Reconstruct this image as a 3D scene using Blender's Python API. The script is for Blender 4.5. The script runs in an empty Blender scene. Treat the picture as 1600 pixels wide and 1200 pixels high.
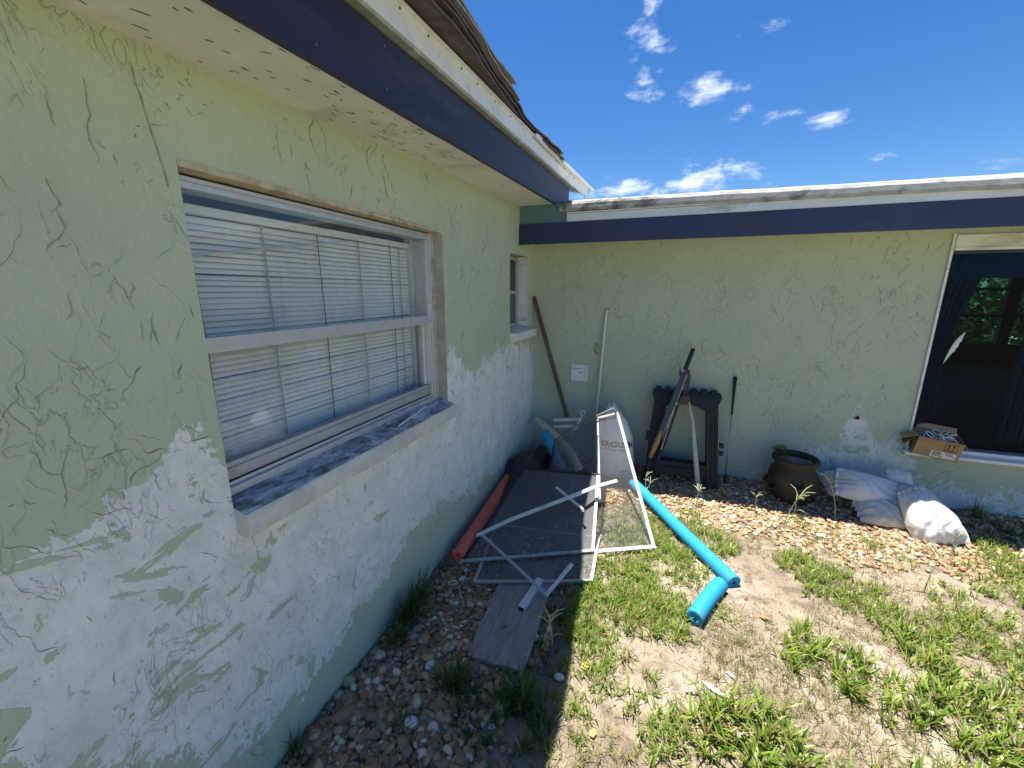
import bpy, bmesh, math, random
import numpy as np
from mathutils import Vector, Matrix, noise

random.seed(7)
RNG = np.random.default_rng(11)
SC = bpy.context.scene
COL = SC.collection
R = math.radians

# ------------------------------------------------------------------ camera
cam = bpy.data.cameras.new('camera')
cam.sensor_width = 36.0
cam.lens = 14.381
cam.clip_start = 0.02
cam.clip_end = 2000
co = bpy.data.objects.new('camera', cam)
COL.objects.link(co)
_y, _p, _r = 0.3537, 0.224, 0.002
_fw = Vector((-math.sin(_y)*math.cos(_p), math.cos(_y)*math.cos(_p), -math.sin(_p)))
_rt0 = Vector((math.cos(_y), math.sin(_y), 0))
_up0 = _rt0.cross(_fw)
_rt = _rt0*math.cos(_r) + _up0*math.sin(_r)
_up = _up0*math.cos(_r) - _rt0*math.sin(_r)
co.matrix_world = Matrix(((_rt.x, _up.x, -_fw.x, 1.2561), (_rt.y, _up.y, -_fw.y, -4.0376),
                          (_rt.z, _up.z, -_fw.z, 1.70), (0, 0, 0, 1)))
SC.camera = co
SC.cycles.max_bounces = 7
SC.cycles.diffuse_bounces = 4
SC.cycles.glossy_bounces = 3
SC.cycles.transparent_max_bounces = 12
SC.cycles.caustics_reflective = False
SC.cycles.caustics_refractive = False

# ------------------------------------------------------------------ exposure, sun
SC.view_settings.view_transform = 'Standard'
SC.view_settings.look = 'None'
SC.view_settings.gamma = 1.0
SC.view_settings.use_curve_mapping = False
SC.view_settings.exposure = 1.30
SUN_DIR = Vector((0.174, -0.030, -1.0)).normalized()      # the way the light travels
sun = bpy.data.lights.new('sun', 'SUN')
sun.energy = 5.0
sun.angle = R(0.5)
sun.color = (1.0, 0.955, 0.88)
so = bpy.data.objects.new('sun', sun)
COL.objects.link(so)
so.rotation_euler = SUN_DIR.to_track_quat('-Z', 'Y').to_euler()
so.location = (-2, 1, 12)

# ------------------------------------------------------------------ node helper
class NT:
    def __init__(s, tree): s.t = tree; s.n = tree.nodes; s.l = tree.links
    def new(s, typ, **kw):
        n = s.n.new(typ)
        for k, v in kw.items():
            if k == 'inp':
                for a, b in v.items():
                    if isinstance(b, bpy.types.NodeSocket): s.l.new(b, n.inputs[a])
                    else: n.inputs[a].default_value = b
            else: setattr(n, k, v)
        return n
    def math(s, op, a, b=None, c=None, clamp=False):
        n = s.n.new('ShaderNodeMath'); n.operation = op; n.use_clamp = clamp
        for i, v in enumerate((a, b, c)):
            if v is None: continue
            if isinstance(v, bpy.types.NodeSocket): s.l.new(v, n.inputs[i])
            else: n.inputs[i].default_value = v
        return n.outputs[0]
    def vmath(s, op, a, b=None):
        n = s.n.new('ShaderNodeVectorMath'); n.operation = op
        for i, v in enumerate((a, b)):
            if v is None: continue
            if isinstance(v, bpy.types.NodeSocket): s.l.new(v, n.inputs[i])
            else: n.inputs[i].default_value = v
        return n.outputs[0]
    def noise(s, vec, scale, detail=4, rough=.55, dist=0.0):
        n = s.new('ShaderNodeTexNoise', inp={'Vector': vec, 'Scale': scale, 'Detail': detail, 'Roughness': rough, 'Distortion': dist})
        return n.outputs['Fac']
    def ramp(s, fac, stops, interp='LINEAR'):
        n = s.n.new('ShaderNodeValToRGB'); n.color_ramp.interpolation = interp
        e = n.color_ramp.elements
        while len(e) < len(stops): e.new(0.5)
        for el, (p, c) in zip(e, stops):
            el.position = p; el.color = (c[0], c[1], c[2], 1) if isinstance(c, (tuple, list)) else (c, c, c, 1)
        s.l.new(fac, n.inputs[0]); return n.outputs[0]
    def step(s, v, lo, hi):
        n = s.new('ShaderNodeMapRange', interpolation_type='SMOOTHSTEP', clamp=True)
        s.l.new(v, n.inputs[0]) if isinstance(v, bpy.types.NodeSocket) else None
        n.inputs[1].default_value = lo; n.inputs[2].default_value = hi
        return n.outputs[0]
    def mix(s, fac, a, b, mode='MIX'):
        n = s.n.new('ShaderNodeMix'); n.data_type = 'RGBA'; n.blend_type = mode
        for i, v in ((0, fac), (6, a), (7, b)):
            if isinstance(v, bpy.types.NodeSocket): s.l.new(v, n.inputs[i])
            elif isinstance(v, (tuple, list)): n.inputs[i].default_value = (v[0], v[1], v[2], 1)
            else: n.inputs[i].default_value = v
        return n.outputs[2]
    def fcurve(s, fac, pts):
        n = s.n.new('ShaderNodeFloatCurve'); c = n.mapping.curves[0]
        while len(c.points) < len(pts): c.points.new(.5, .5)
        for p, (a, b) in zip(c.points, pts): p.location = (a, b); p.handle_type = 'VECTOR'
        n.mapping.update(); s.l.new(fac, n.inputs[1]); return n.outputs[0]

# ------------------------------------------------------------------ world: blue sky with a few wispy clouds
world = bpy.data.worlds.new('World')
SC.world = world
world.use_nodes = True
W = NT(world.node_tree)
for n in list(W.n): W.n.remove(n)
sky = W.new('ShaderNodeTexSky', sky_type='NISHITA', sun_disc=False, sun_elevation=R(79.9),
            sun_rotation=math.atan2(-0.174, 0.030), altitude=0.0, air_density=1.0, dust_density=0.15, ozone_density=4.0)
dirv = W.new('ShaderNodeTexCoord').outputs['Generated']
sep = W.new('ShaderNodeSeparateXYZ', inp={0: dirv})
az = W.math('ARCTAN2', sep.outputs[0], sep.outputs[1])
el = W.math('ARCSINE', sep.outputs[2])
ae = W.new('ShaderNodeCombineXYZ', inp={0: az, 1: el}).outputs[0]
# clouds that hang in view (azimuth, elevation, half widths, slant), degrees
CLOUDS = [(-4.3, 27.0, 2.2, 2.8, .85), (-4.1, 22.8, 2.4, 1.4, .80), (2.8, 21.2, 3.6, 1.2, 1.0), (6.4, 18.8, 1.5, .8, .70), (10.3, 17.9, 1.7, .6, .85), (14.2, 16.6, 1.8, .8, 1.0),
          (7.3, 25.1, 2.6, 1.1, .55), (-5.3, 12.1, 5.8, 1.2, 1.05), (3.4, 12.6, 5.5, 1.7, 1.05), (19.7, 12.9, 2.6, .6, .6), (26.2, 11.1, 2.6, .6, .6)]
mask = None
for (a, e, wa, we, amp) in CLOUDS:
    d = W.vmath('SUBTRACT', ae, (R(a), R(e), 0))
    d = W.vmath('MULTIPLY', d, (.75/R(wa), .72/R(we), 0))
    ln = W.new('ShaderNodeVectorMath', operation='LENGTH', inp={0: d}).outputs['Value']
    m = W.math('MULTIPLY', W.math('SUBTRACT', 1.0, W.step(ln, 0.0, 1.5)), amp)
    mask = m if mask is None else W.math('MAXIMUM', mask, m)
warp = W.new('ShaderNodeTexNoise', inp={'Vector': ae, 'Scale': 9.0, 'Detail': 1})
aew = W.vmath('ADD', ae, W.vmath('MULTIPLY', W.vmath('SUBTRACT', warp.outputs['Color'], (.5, .5, .5)), (.06, .03, 0)))
cn = W.noise(W.vmath('MULTIPLY', aew, (15, 36, 1)), 1.0, 6, .62)
fill_cloud = W.noise(W.vmath('MULTIPLY', ae, (3, 7, 1)), 1.0, 2, .5)  # cloud cover added over the rest of the sky for neutral fill light
cover = W.math('MAXIMUM', mask, W.step(fill_cloud, .60, .80))
cd = W.math('ADD', W.math('MULTIPLY', cover, .62), W.math('MULTIPLY', W.math('SUBTRACT', cn, .5), 2.0))
cloud = W.math('MULTIPLY', W.step(cd, .26, 1.15), .92)
cloud = W.math('MULTIPLY', cloud, W.step(cover, .02, .3))
hs = W.new('ShaderNodeHueSaturation', inp={'Hue': .507, 'Saturation': 1.30, 'Color': sky.outputs[0]})
skyc = W.mix(cloud, hs.outputs[0], (9.5, 9.9, 10.4))
bg = W.new('ShaderNodeBackground', inp={'Color': skyc, 'Strength': 0.064})
world.cycles.sampling_method = 'MANUAL'
world.cycles.sample_map_resolution = 512
W.l.new(bg.outputs[0], W.new('ShaderNodeOutputWorld').inputs[0])

# ------------------------------------------------------------------ materials
MATS = {}
def base_mat(name):
    m = bpy.data.materials.new(name); m.use_nodes = True
    t = NT(m.node_tree); b = t.n['Principled BSDF']
    MATS[name] = m
    return m, t, b
def obj_co(t): return t.new('ShaderNodeTexCoord').outputs['Object']
def geo_co(t): return t.new('ShaderNodeNewGeometry').outputs['Position']
def bump(t, b, h, strength=.4, dist=.004, prev=None):
    n = t.new('ShaderNodeBump', inp={'Height': h, 'Strength': strength, 'Distance': dist})
    if prev is not None: t.l.new(prev, n.inputs['Normal'])
    t.l.new(n.outputs[0], b.inputs['Normal']); return n.outputs[0]

def simple(name, col, rough=.6, metal=0.0, var=.18, scale=18, bumps=.25, dist=.002, stain=None, spec=.5, aniso=(1, 1, 1), stain_scale=5):
    m, t, b = base_mat(name)
    c = t.vmath('MULTIPLY', geo_co(t), aniso)
    n1 = t.noise(c, scale, 5, .6)
    lo = tuple(v*(1-var) for v in col); hi = tuple(min(1, v*(1+var)) for v in col)
    colr = t.ramp(n1, [(.3, lo), (.7, hi)])
    if stain:
        n2 = t.noise(c, stain_scale, 6, .65, .6)
        colr = t.mix(t.step(n2, .52, .68), colr, stain)
    t.l.new(colr, b.inputs['Base Color'])
    b.inputs['Roughness'].default_value = rough
    b.inputs['Metallic'].default_value = metal
    b.inputs['Specular IOR Level'].default_value = spec
    n3 = t.noise(c, scale*6, 4, .6)
    bump(t, b, n3, bumps, dist)
    return m

def wall_material(name, axis, upper, lower, islands=.62, pale=(1, 1, 1), paint=(.95, .94, .94)):
    """sage paint over stucco; paint flaked off between two ragged lines"""
    m, t, b = base_mat(name)
    c = geo_co(t)
    sp = t.new('ShaderNodeSeparateXYZ', inp={0: c})
    run = t.math('DIVIDE', t.math('ADD', sp.outputs[axis], 6.0 if axis == 1 else 0.0), 6.0)
    z2 = t.math('DIVIDE', sp.outputs[2], 2.5)
    up_l = t.math('MULTIPLY', t.fcurve(run, upper), 2.5)
    lo_l = t.math('MULTIPLY', t.fcurve(run, lower), 2.5)
    nb = t.math('SUBTRACT', t.noise(c, 4.5, 3, .5, .8), .5)
    ns = t.math('SUBTRACT', t.noise(c, 17, 5, .6, 1.2), .5)
    nf = t.math('SUBTRACT', t.noise(t.vmath('MULTIPLY', c, (1, 1, .45)), 60, 3, .6, .5), .5)
    wob = t.math('ADD', t.math('ADD', t.math('MULTIPLY', nb, .34), t.math('MULTIPLY', ns, .28)), t.math('MULTIPLY', nf, .16))
    below = t.step(t.math('SUBTRACT', up_l, t.math('ADD', sp.outputs[2], wob)), -.0015, .0015)
    above = t.step(t.math('SUBTRACT', t.math('ADD', sp.outputs[2], t.math('MULTIPLY', wob, .9)), lo_l), -.0015, .0015)
    peel = t.math('MULTIPLY', below, above)
    isl = t.noise(t.vmath('MULTIPLY', c, (1, .8, 1.35)), 6.0, 6, .66, .8)
    isl = t.math('SUBTRACT', isl, t.math('MULTIPLY', t.step(sp.outputs[axis], -3.25, -2.75), .075)) if axis == 1 else isl
    peel = t.math('MULTIPLY', peel, t.math('SUBTRACT', 1.0, t.step(isl, islands, islands+.010)))
    speck = t.noise(t.vmath('MULTIPLY', c, (1, 1, .5)), 46, 4, .65, .6)
    peel = t.math('MULTIPLY', peel, t.math('SUBTRACT', 1.0, t.step(speck, .635, .65)))
    flake = t.math('MULTIPLY', t.step(t.noise(c, 9, 4, .6, .7), .735, .745), t.math('SUBTRACT', 1.0, t.step(sp.outputs[2], 1.2, 1.6)))
    peel = t.math('MAXIMUM', peel, flake)
    big = t.noise(c, 1.7, 4, .55)
    fine = t.noise(c, 55, 4, .6)
    green = t.ramp(big, [(.3, (.445, .525, .415)), (.7, (.505, .58, .465))])
    green = t.mix(t.math('MULTIPLY', t.step(fine, .45, .8), .25), green, (.42, .49, .37))
    dirt = t.noise(t.vmath('MULTIPLY', c, (2.5, 2.5, .5)), 3, 5, .6)
    green = t.mix(t.math('MULTIPLY', t.step(dirt, .55, .8), .28), green, (.44, .46, .33))
    green = t.mix(1.0, green, paint, 'MULTIPLY')
    white = t.ramp(t.noise(c, 7, 6, .62), [(.3, (.61, .65, .64)), (.55, (.74, .775, .765)), (.75, (.83, .855, .845))])
    white = t.mix(t.math('MULTIPLY', t.step(t.noise(t.vmath('MULTIPLY', c, (1, 1, .6)), 19, 5, .65, .6), .50, .70), .55), white, (.52, .56, .54))
    white = t.mix(t.math('MULTIPLY', t.step(t.noise(t.vmath('MULTIPLY', c, (3, 3, .8)), 4, 4, .6), .6, .8), .4), white, (.60, .60, .54))
    white = t.mix(1.0, white, pale, 'MULTIPLY')
    t.l.new(t.mix(peel, green, white), b.inputs['Base Color'])
    b.inputs['Roughness'].default_value = .82
    b.inputs['Specular IOR Level'].default_value = .25
    # relief: paint film, trowel swirls, sandy grain
    sw = t.noise(t.vmath('MULTIPLY', c, (1, 1, .6)), 10, 3, .5, 1.8)
    ridge = t.math('ABSOLUTE', t.math('SUBTRACT', sw, .5))
    crest = t.math('SUBTRACT', 1.0, t.step(ridge, .0, .035))
    gate = t.step(t.noise(c, 3.3, 2, .5), .52, .62)
    h = t.math('MULTIPLY', crest, t.math('MULTIPLY', gate, .9))
    h = t.math('ADD', h, t.math('MULTIPLY', t.noise(c, 6, 3, .5), 1.6))
    h = t.math('ADD', h, t.math('MULTIPLY', t.noise(c, 120, 3, .6), .22))
    h = t.math('ADD', h, t.math('MULTIPLY', t.noise(t.vmath('MULTIPLY', c, (1, 1, .7)), 30, 3, .6, 1.2), 1.0))
    h = t.math('SUBTRACT', h, t.math('MULTIPLY', peel, .45))
    bump(t, b, h, .75, .0050)
    return m

def ycurve(pts): return [((y+6)/6, z/2.5) for y, z in pts]
wall_material('stucco_left', 1,
    ycurve([(-6, 1.15), (-3.75, 1.17), (-3.55, 1.16), (-3.42, 1.19), (-3.34, 1.32), (-3.27, 1.22), (-3.2, 1.08), (-2.6, 1.0), (-1.9, 1.1), (-1.76, 1.38), (-1.62, 1.22), (-1.44, 1.10), (-1.25, 1.16), (-.95, 1.24), (-.5, 1.2), (-.07, 1.14), (0, 1.14)]),
    ycurve([(-6, .9), (-3.85, .82), (-3.66, .56), (-3.5, .30), (-3.4, .17), (-3.1, .13), (-2.83, .17), (-2.55, .25), (-2.3, .36), (-2.1, .40), (-1.86, .30), (-1.5, .24), (-1.2, .20), (-.6, .10), (-.03, .06), (0, .05)]), .565, (1, 1, 1), (.97, .955, .90))
wall_material('stucco_back', 0,
    [(0, 0.0), (.30, 0.0), (.37, .05), (.42, .15), (.445, .17), (.458, .24), (.470, .335), (.482, .25), (.50, .19), (.52, .24), (.535, .15), (.56, .09), (.62, .06), (1, .06)],
    [(0, 0), (1, 0)], .57, (.86, .90, .88))

simple('crease_shade_seam', (.25, .30, .225), .9, var=.3, scale=30)  # darker green that paints shade on trowel ridges; also colours the plaster seam
simple('crease_pale', (.30, .34, .32), .9, var=.3, scale=30)
simple('navy_paint', (.018, .013, .026), .5, var=.3, scale=7, stain=(.040, .037, .055), bumps=.5, dist=.002, aniso=(1, .25, 1.6), stain_scale=5)
simple('navy_back', (.014, .024, .088), .45, var=.25, scale=6, stain=(.024, .036, .10), bumps=.3, dist=.0015, aniso=(.3, 1, 1))
simple('teal_board', (.10, .20, .24), .6, var=.12, scale=12)
simple('white_metal', (.74, .75, .74), .42, var=.06, scale=9, stain=(.60, .60, .56), stain_scale=4)
simple('white_board', (.70, .73, .74), .55, var=.08, scale=9, stain=(.46, .48, .47), stain_scale=6, aniso=(.4, 1, 1.5))
simple('soffit', (.72, .715, .66), .8, var=.09, scale=5, stain=(.54, .53, .46), stain_scale=2.5)
simple('rust_fleck', (.16, .14, .10), .9, var=.4, scale=50)
simple('underside_shade', (.30, .34, .31), .7, var=.3, scale=14, stain=(.5, .53, .5))
simple('roofing', (.115, .085, .085), .85, var=.35, scale=16, bumps=.8, dist=.004, stain=(.075, .05, .06))
simple('roofing_grey', (.30, .29, .29), .9, var=.3, scale=40, bumps=.8, dist=.003)
simple('roof_edge', (.38, .38, .365), .9, var=.3, scale=22, stain=(.11, .11, .105), bumps=.6, dist=.003, stain_scale=7, aniso=(.6, 1, 1))
simple('aluminium', (.62, .65, .68), .38, metal=.55, var=.08, scale=20, bumps=.1)
simple('aluminium_dull', (.42, .45, .47), .5, metal=.3, var=.12, scale=20, bumps=.15)
simple('dark_gap', (.012, .014, .018), .8, var=.2)
simple('reveal', (.44, .43, .385), .85, var=.22, scale=14, bumps=.6, dist=.003, stain=(.27, .24, .17))
simple('caulk', (.50, .44, .32), .8, var=.25, scale=22, bumps=.7, dist=.003, stain=(.30, .22, .12))
simple('blind', (.88, .89, .87), .5, var=.05, scale=4)
simple('blind_cord', (.10, .12, .11), .8, var=.3)
simple('blind_tape', (.42, .45, .42), .8, var=.15)
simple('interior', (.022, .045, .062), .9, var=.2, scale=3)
simple('interior_wall', (.16, .17, .17), .9, var=.15, scale=2)
simple('curtain', (.022, .065, .12), .9, var=.3, scale=10)
simple('curtain_teal', (.022, .10, .12), .9, var=.3, scale=10)
simple('window_bar', (.05, .06, .07), .7)
simple('brown_bar', (.125, .070, .055), .75, var=.35, scale=25, stain=(.19, .12, .10))
simple('pvc', (.72, .72, .68), .45, var=.07, stain=(.55, .53, .46), scale=9)
simple('pvc_beige', (.58, .55, .45), .5, var=.10, stain=(.46, .42, .32), scale=9)
simple('plate_white', (.74, .76, .76), .45, var=.04)
simple('foam_yellow', (.42, .36, .08), .9, var=.4, scale=30)
simple('plastic_green', (.006, .013, .015), .60, var=.25, scale=12, bumps=.3)
simple('tool_blue', (.014, .045, .10), .5, var=.3, scale=14, stain=(.05, .07, .10))
simple('tool_wood', (.42, .25, .11), .7, var=.25, scale=22, aniso=(3, 3, .5))
simple('tool_black', (.012, .012, .014), .6, var=.3)
simple('tool_rust', (.085, .058, .052), .7, metal=.3, var=.4, scale=40)
simple('tool_grey', (.46, .46, .43), .6, var=.2, scale=16, stain=(.25, .23, .19))
simple('steel', (.45, .45, .45), .35, metal=.8, var=.2, stain=(.16, .12, .09), scale=40)
simple('noodle_blue', (.008, .26, .50), .75, var=.10, scale=120, bumps=.5, dist=.0015, stain=(.05, .22, .34), stain_scale=8)
simple('noodle_red', (.74, .15, .11), .75, var=.12, scale=120, bumps=.5, dist=.0015, stain=(.60, .12, .095))
simple('black_plastic', (.006, .006, .008), .35, var=.3)
simple('frame_white', (.66, .67, .66), .45, var=.08, stain=(.48, .48, .46), scale=14)
simple('frame_grey', (.36, .38, .38), .5, metal=.2, var=.12, scale=14)
simple('frame_bent', (.20, .20, .185), .6, metal=.2, var=.2)
simple('clay', (.040, .032, .020), .7, var=.45, scale=9, stain=(.035, .030, .022), bumps=.5, dist=.004, stain_scale=4)
simple('pot_soil', (.20, .19, .17), .95, var=.5, scale=40, bumps=1, dist=.01)
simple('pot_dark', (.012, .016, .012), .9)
simple('leaf_pot', (.055, .13, .035), .5, var=.2)
simple('cardboard', (.42, .27, .14), .85, var=.12, scale=10, stain=(.34, .21, .10))
simple('cardboard_dark', (.20, .12, .06), .9, var=.2)
simple('ink', (.015, .015, .015), .7, var=.1)
simple('paper', (.78, .77, .72), .7, var=.04)
simple('ring_white', (.68, .69, .70), .55, var=.10, scale=30)
simple('strip_white', (.60, .64, .66), .8, var=.1)
simple('rust_brown', (.17, .075, .035), .8, var=.3)
simple('shell', (.72, .71, .68), .6, var=.1)
simple('leaf_dry', (.34, .16, .06), .7, var=.3)
simple('leaf_yellow', (.50, .36, .07), .6, var=.2)
simple('bark', (.12, .09, .065), .9, var=.4, scale=14, bumps=1, dist=.02)

def woven(name, col, stain, scale=260):
    m, t, b = base_mat(name)
    c = geo_co(t)
    n = t.noise(c, 6, 5, .6)
    k = t.mix(t.step(n, .48, .75), col, stain)
    k = t.mix(t.math('MULTIPLY', t.step(t.noise(c, 40, 4, .6), .5, .8), .3), k, tuple(v*.72 for v in col))
    t.l.new(k, b.inputs['Base Color'])
    b.inputs['Roughness'].default_value = .6
    w1 = t.new('ShaderNodeTexWave', bands_direction='X', inp={'Vector': c, 'Scale': scale/6, 'Distortion': 1.0}).outputs[1]
    w2 = t.new('ShaderNodeTexWave', bands_direction='Z', inp={'Vector': c, 'Scale': scale/6, 'Distortion': 1.0}).outputs[1]
    h = t.math('ADD', t.math('MULTIPLY', t.math('ADD', w1, w2), .12), t.math('MULTIPLY', t.noise(t.vmath('MULTIPLY', c, (1, 1.6, 2.2)), 14, 4, .55, 1.2), 2.2))
    bump(t, b, h, .5, .004)
    return m
woven('sack_white', (.70, .71, .72), (.54, .52, .47))
woven('sack_grey', (.52, .53, .54), (.40, .37, .31))
woven('sack_sand', (.60, .60, .58), (.48, .42, .32))

def sill_material():
    m, t, b = base_mat('sill_stone')
    c = geo_co(t)
    nz = t.new('ShaderNodeSeparateXYZ', inp={0: t.new('ShaderNodeNewGeometry').outputs['True Normal']}).outputs[2]
    n1 = t.noise(c, 9, 6, .65, .8)
    face = t.ramp(n1, [(.3, (.42, .45, .43)), (.5, (.56, .57, .54)), (.7, (.66, .67, .65))])
    n2 = t.noise(t.vmath('MULTIPLY', c, (1.9, .6, 1)), 13, 6, .70, .9)
    top = t.ramp(n2, [(.33, (.08, .085, .095)), (.44, (.22, .23, .25)), (.52, (.42, .44, .45)), (.62, (.68, .70, .70))])
    g = t.step(t.noise(c, 4, 3, .5, .5), .60, .66)
    top = t.mix(t.math('MULTIPLY', g, .8), top, (.035, .06, .03))
    t.l.new(t.mix(t.step(nz, .5, .8), face, top), b.inputs['Base Color'])
    b.inputs['Roughness'].default_value = .75
    bump(t, b, t.math('ADD', n1, t.noise(c, 60, 4, .6)), .6, .004)
sill_material()

def glass_material(name, tint, refl=.10, rough=.0, dust_haze=.0):
    m, t, b = base_mat(name)
    t.n.remove(b)
    out = t.n['Material Output']
    tr = t.new('ShaderNodeBsdfTransparent', inp={'Color': (*tint, 1)})
    gl = t.new('ShaderNodeBsdfGlossy', inp={'Color': (1, 1, 1, 1), 'Roughness': rough})
    fc = t.new('ShaderNodeLayerWeight', inp={'Blend': .5}).outputs['Facing']
    f = t.math('MULTIPLY', t.math('ADD', t.math('MULTIPLY', t.math('POWER', fc, 5.0), .9), .04), refl, clamp=True)
    mx = t.new('ShaderNodeMixShader', inp={0: f, 1: tr.outputs[0], 2: gl.outputs[0]})
    if dust_haze:
        c = geo_co(t)
        df = t.new('ShaderNodeBsdfDiffuse', inp={'Color': (.5, .55, .56, 1)})
        d = t.math('MULTIPLY', t.step(t.noise(t.vmath('MULTIPLY', c, (1, 1, .35)), 4, 6, .65), .35, .85), dust_haze)
        mx = t.new('ShaderNodeMixShader', inp={0: d, 1: mx.outputs[0], 2: df.outputs[0]})
    t.l.new(mx.outputs[0], out.inputs[0])
    return m
glass_material('glass', (.93, .95, .96), .8, 0, .22)  # dust film thickened so its pale haze brightens the blind behind
glass_material('glass_dark', (.42, .62, .74), .10, .0, .003)
glass_material('glass_obscure', (.30, .38, .40), .8, .12, .30)

def mesh_screen(name, opacity, col):
    m, t, b = base_mat(name)
    out = t.n['Material Output']
    c = geo_co(t)
    b.inputs['Base Color'].default_value = (*col, 1); b.inputs['Roughness'].default_value = .7
    tr = t.new('ShaderNodeBsdfTransparent')
    n = t.noise(c, 5, 4, .6)
    f = t.math('ADD', opacity-.08, t.math('MULTIPLY', n, .16))
    mx = t.new('ShaderNodeMixShader', inp={0: f, 1: tr.outputs[0], 2: b.outputs[0]})
    t.l.new(mx.outputs[0], out.inputs[0])
mesh_screen('screen_mesh', .54, (.15, .155, .165))
mesh_screen('screen_mesh_thin', .22, (.13, .135, .135))

def attr_mat(name, rough=.7, spec=.4, translucent=0.0, grain=0.0):
    m, t, b = base_mat(name)
    a = t.new('ShaderNodeAttribute', attribute_name='tint').outputs['Color']
    if grain:
        n = t.noise(geo_co(t), 90, 4, .65)
        a = t.mix(t.math('MULTIPLY', n, grain), a, (.10, .075, .055))
        bump(t, b, t.noise(geo_co(t), 150, 3, .6), .3, .002)
    t.l.new(a, b.inputs['Base Color'])
    b.inputs['Roughness'].default_value = rough
    b.inputs['Specular IOR Level'].default_value = spec
    if translucent:
        tl = t.new('ShaderNodeBsdfTranslucent', inp={'Color': a})
        mx = t.new('ShaderNodeMixShader', inp={0: translucent, 1: b.outputs[0], 2: tl.outputs[0]})
        t.l.new(mx.outputs[0], t.n['Material Output'].inputs[0])
attr_mat('pebble', .75, .35, 0, .45)
attr_mat('grass', .42, .45, .38)
attr_mat('leaves', .55, .3, .3)

def soil():
    m, t, b = base_mat('soil')
    c = geo_co(t)
    n1 = t.noise(c, 1.6, 5, .6, .5)
    n2 = t.noise(c, 11, 6, .65)
    n3 = t.noise(c, 130, 4, .7)
    k = t.ramp(n1, [(.34, (.185, .15, .115)), (.50, (.32, .26, .195)), (.66, (.455, .385, .30))])
    k = t.mix(t.math('MULTIPLY', t.step(n2, .46, .64), .7), k, (.13, .10, .072))
    k = t.mix(t.math('MULTIPLY', t.step(n3, .53, .70), .6), k, (.10, .075, .052))
    k = t.mix(t.math('MULTIPLY', t.step(t.noise(c, 170, 2, .6), .60, .70), .6), k, (.56, .50, .41))
    sp = t.new('ShaderNodeSeparateXYZ', inp={0: c})
    far = t.math('MAXIMUM', t.step(t.math('SUBTRACT', t.math('MULTIPLY', n1, 2.0), sp.outputs[1]), 5.6, 6.4), t.step(t.math('ADD', t.math('MULTIPLY', n1, 2.0), sp.outputs[0]), 5.6, 6.4))
    k = t.mix(far, k, t.ramp(n2, [(.35, (.20, .20, .10)), (.65, (.36, .32, .20))]))     # unseen dry lawn farther off, made pale to bounce light onto the walls
    t.l.new(k, b.inputs['Base Color'])
    b.inputs['Roughness'].default_value = .95
    b.inputs['Specular IOR Level'].default_value = .15
    h = t.math('ADD', t.math('MULTIPLY', n2, 2.0), n3)
    h = t.math('ADD', h, t.math('MULTIPLY', t.noise(c, 45, 4, .65), 1.2))
    bump(t, b, h, .8, .012)
soil()

def plank():
    m, t, b = base_mat('old_wood')
    c = geo_co(t)
    g = t.noise(t.vmath('MULTIPLY', c, (9, 1.2, 6)), 6, 6, .65, .5)
    k = t.ramp(g, [(.3, (.19, .165, .135)), (.5, (.30, .26, .22)), (.7, (.39, .345, .29))])
    k = t.mix(t.math('MULTIPLY', t.step(t.noise(c, 5, 4, .6), .5, .7), .4), k, (.17, .15, .125))
    t.l.new(k, b.inputs['Base Color']); b.inputs['Roughness'].default_value = .9
    bump(t, b, g, .6, .004)
plank()

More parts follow.
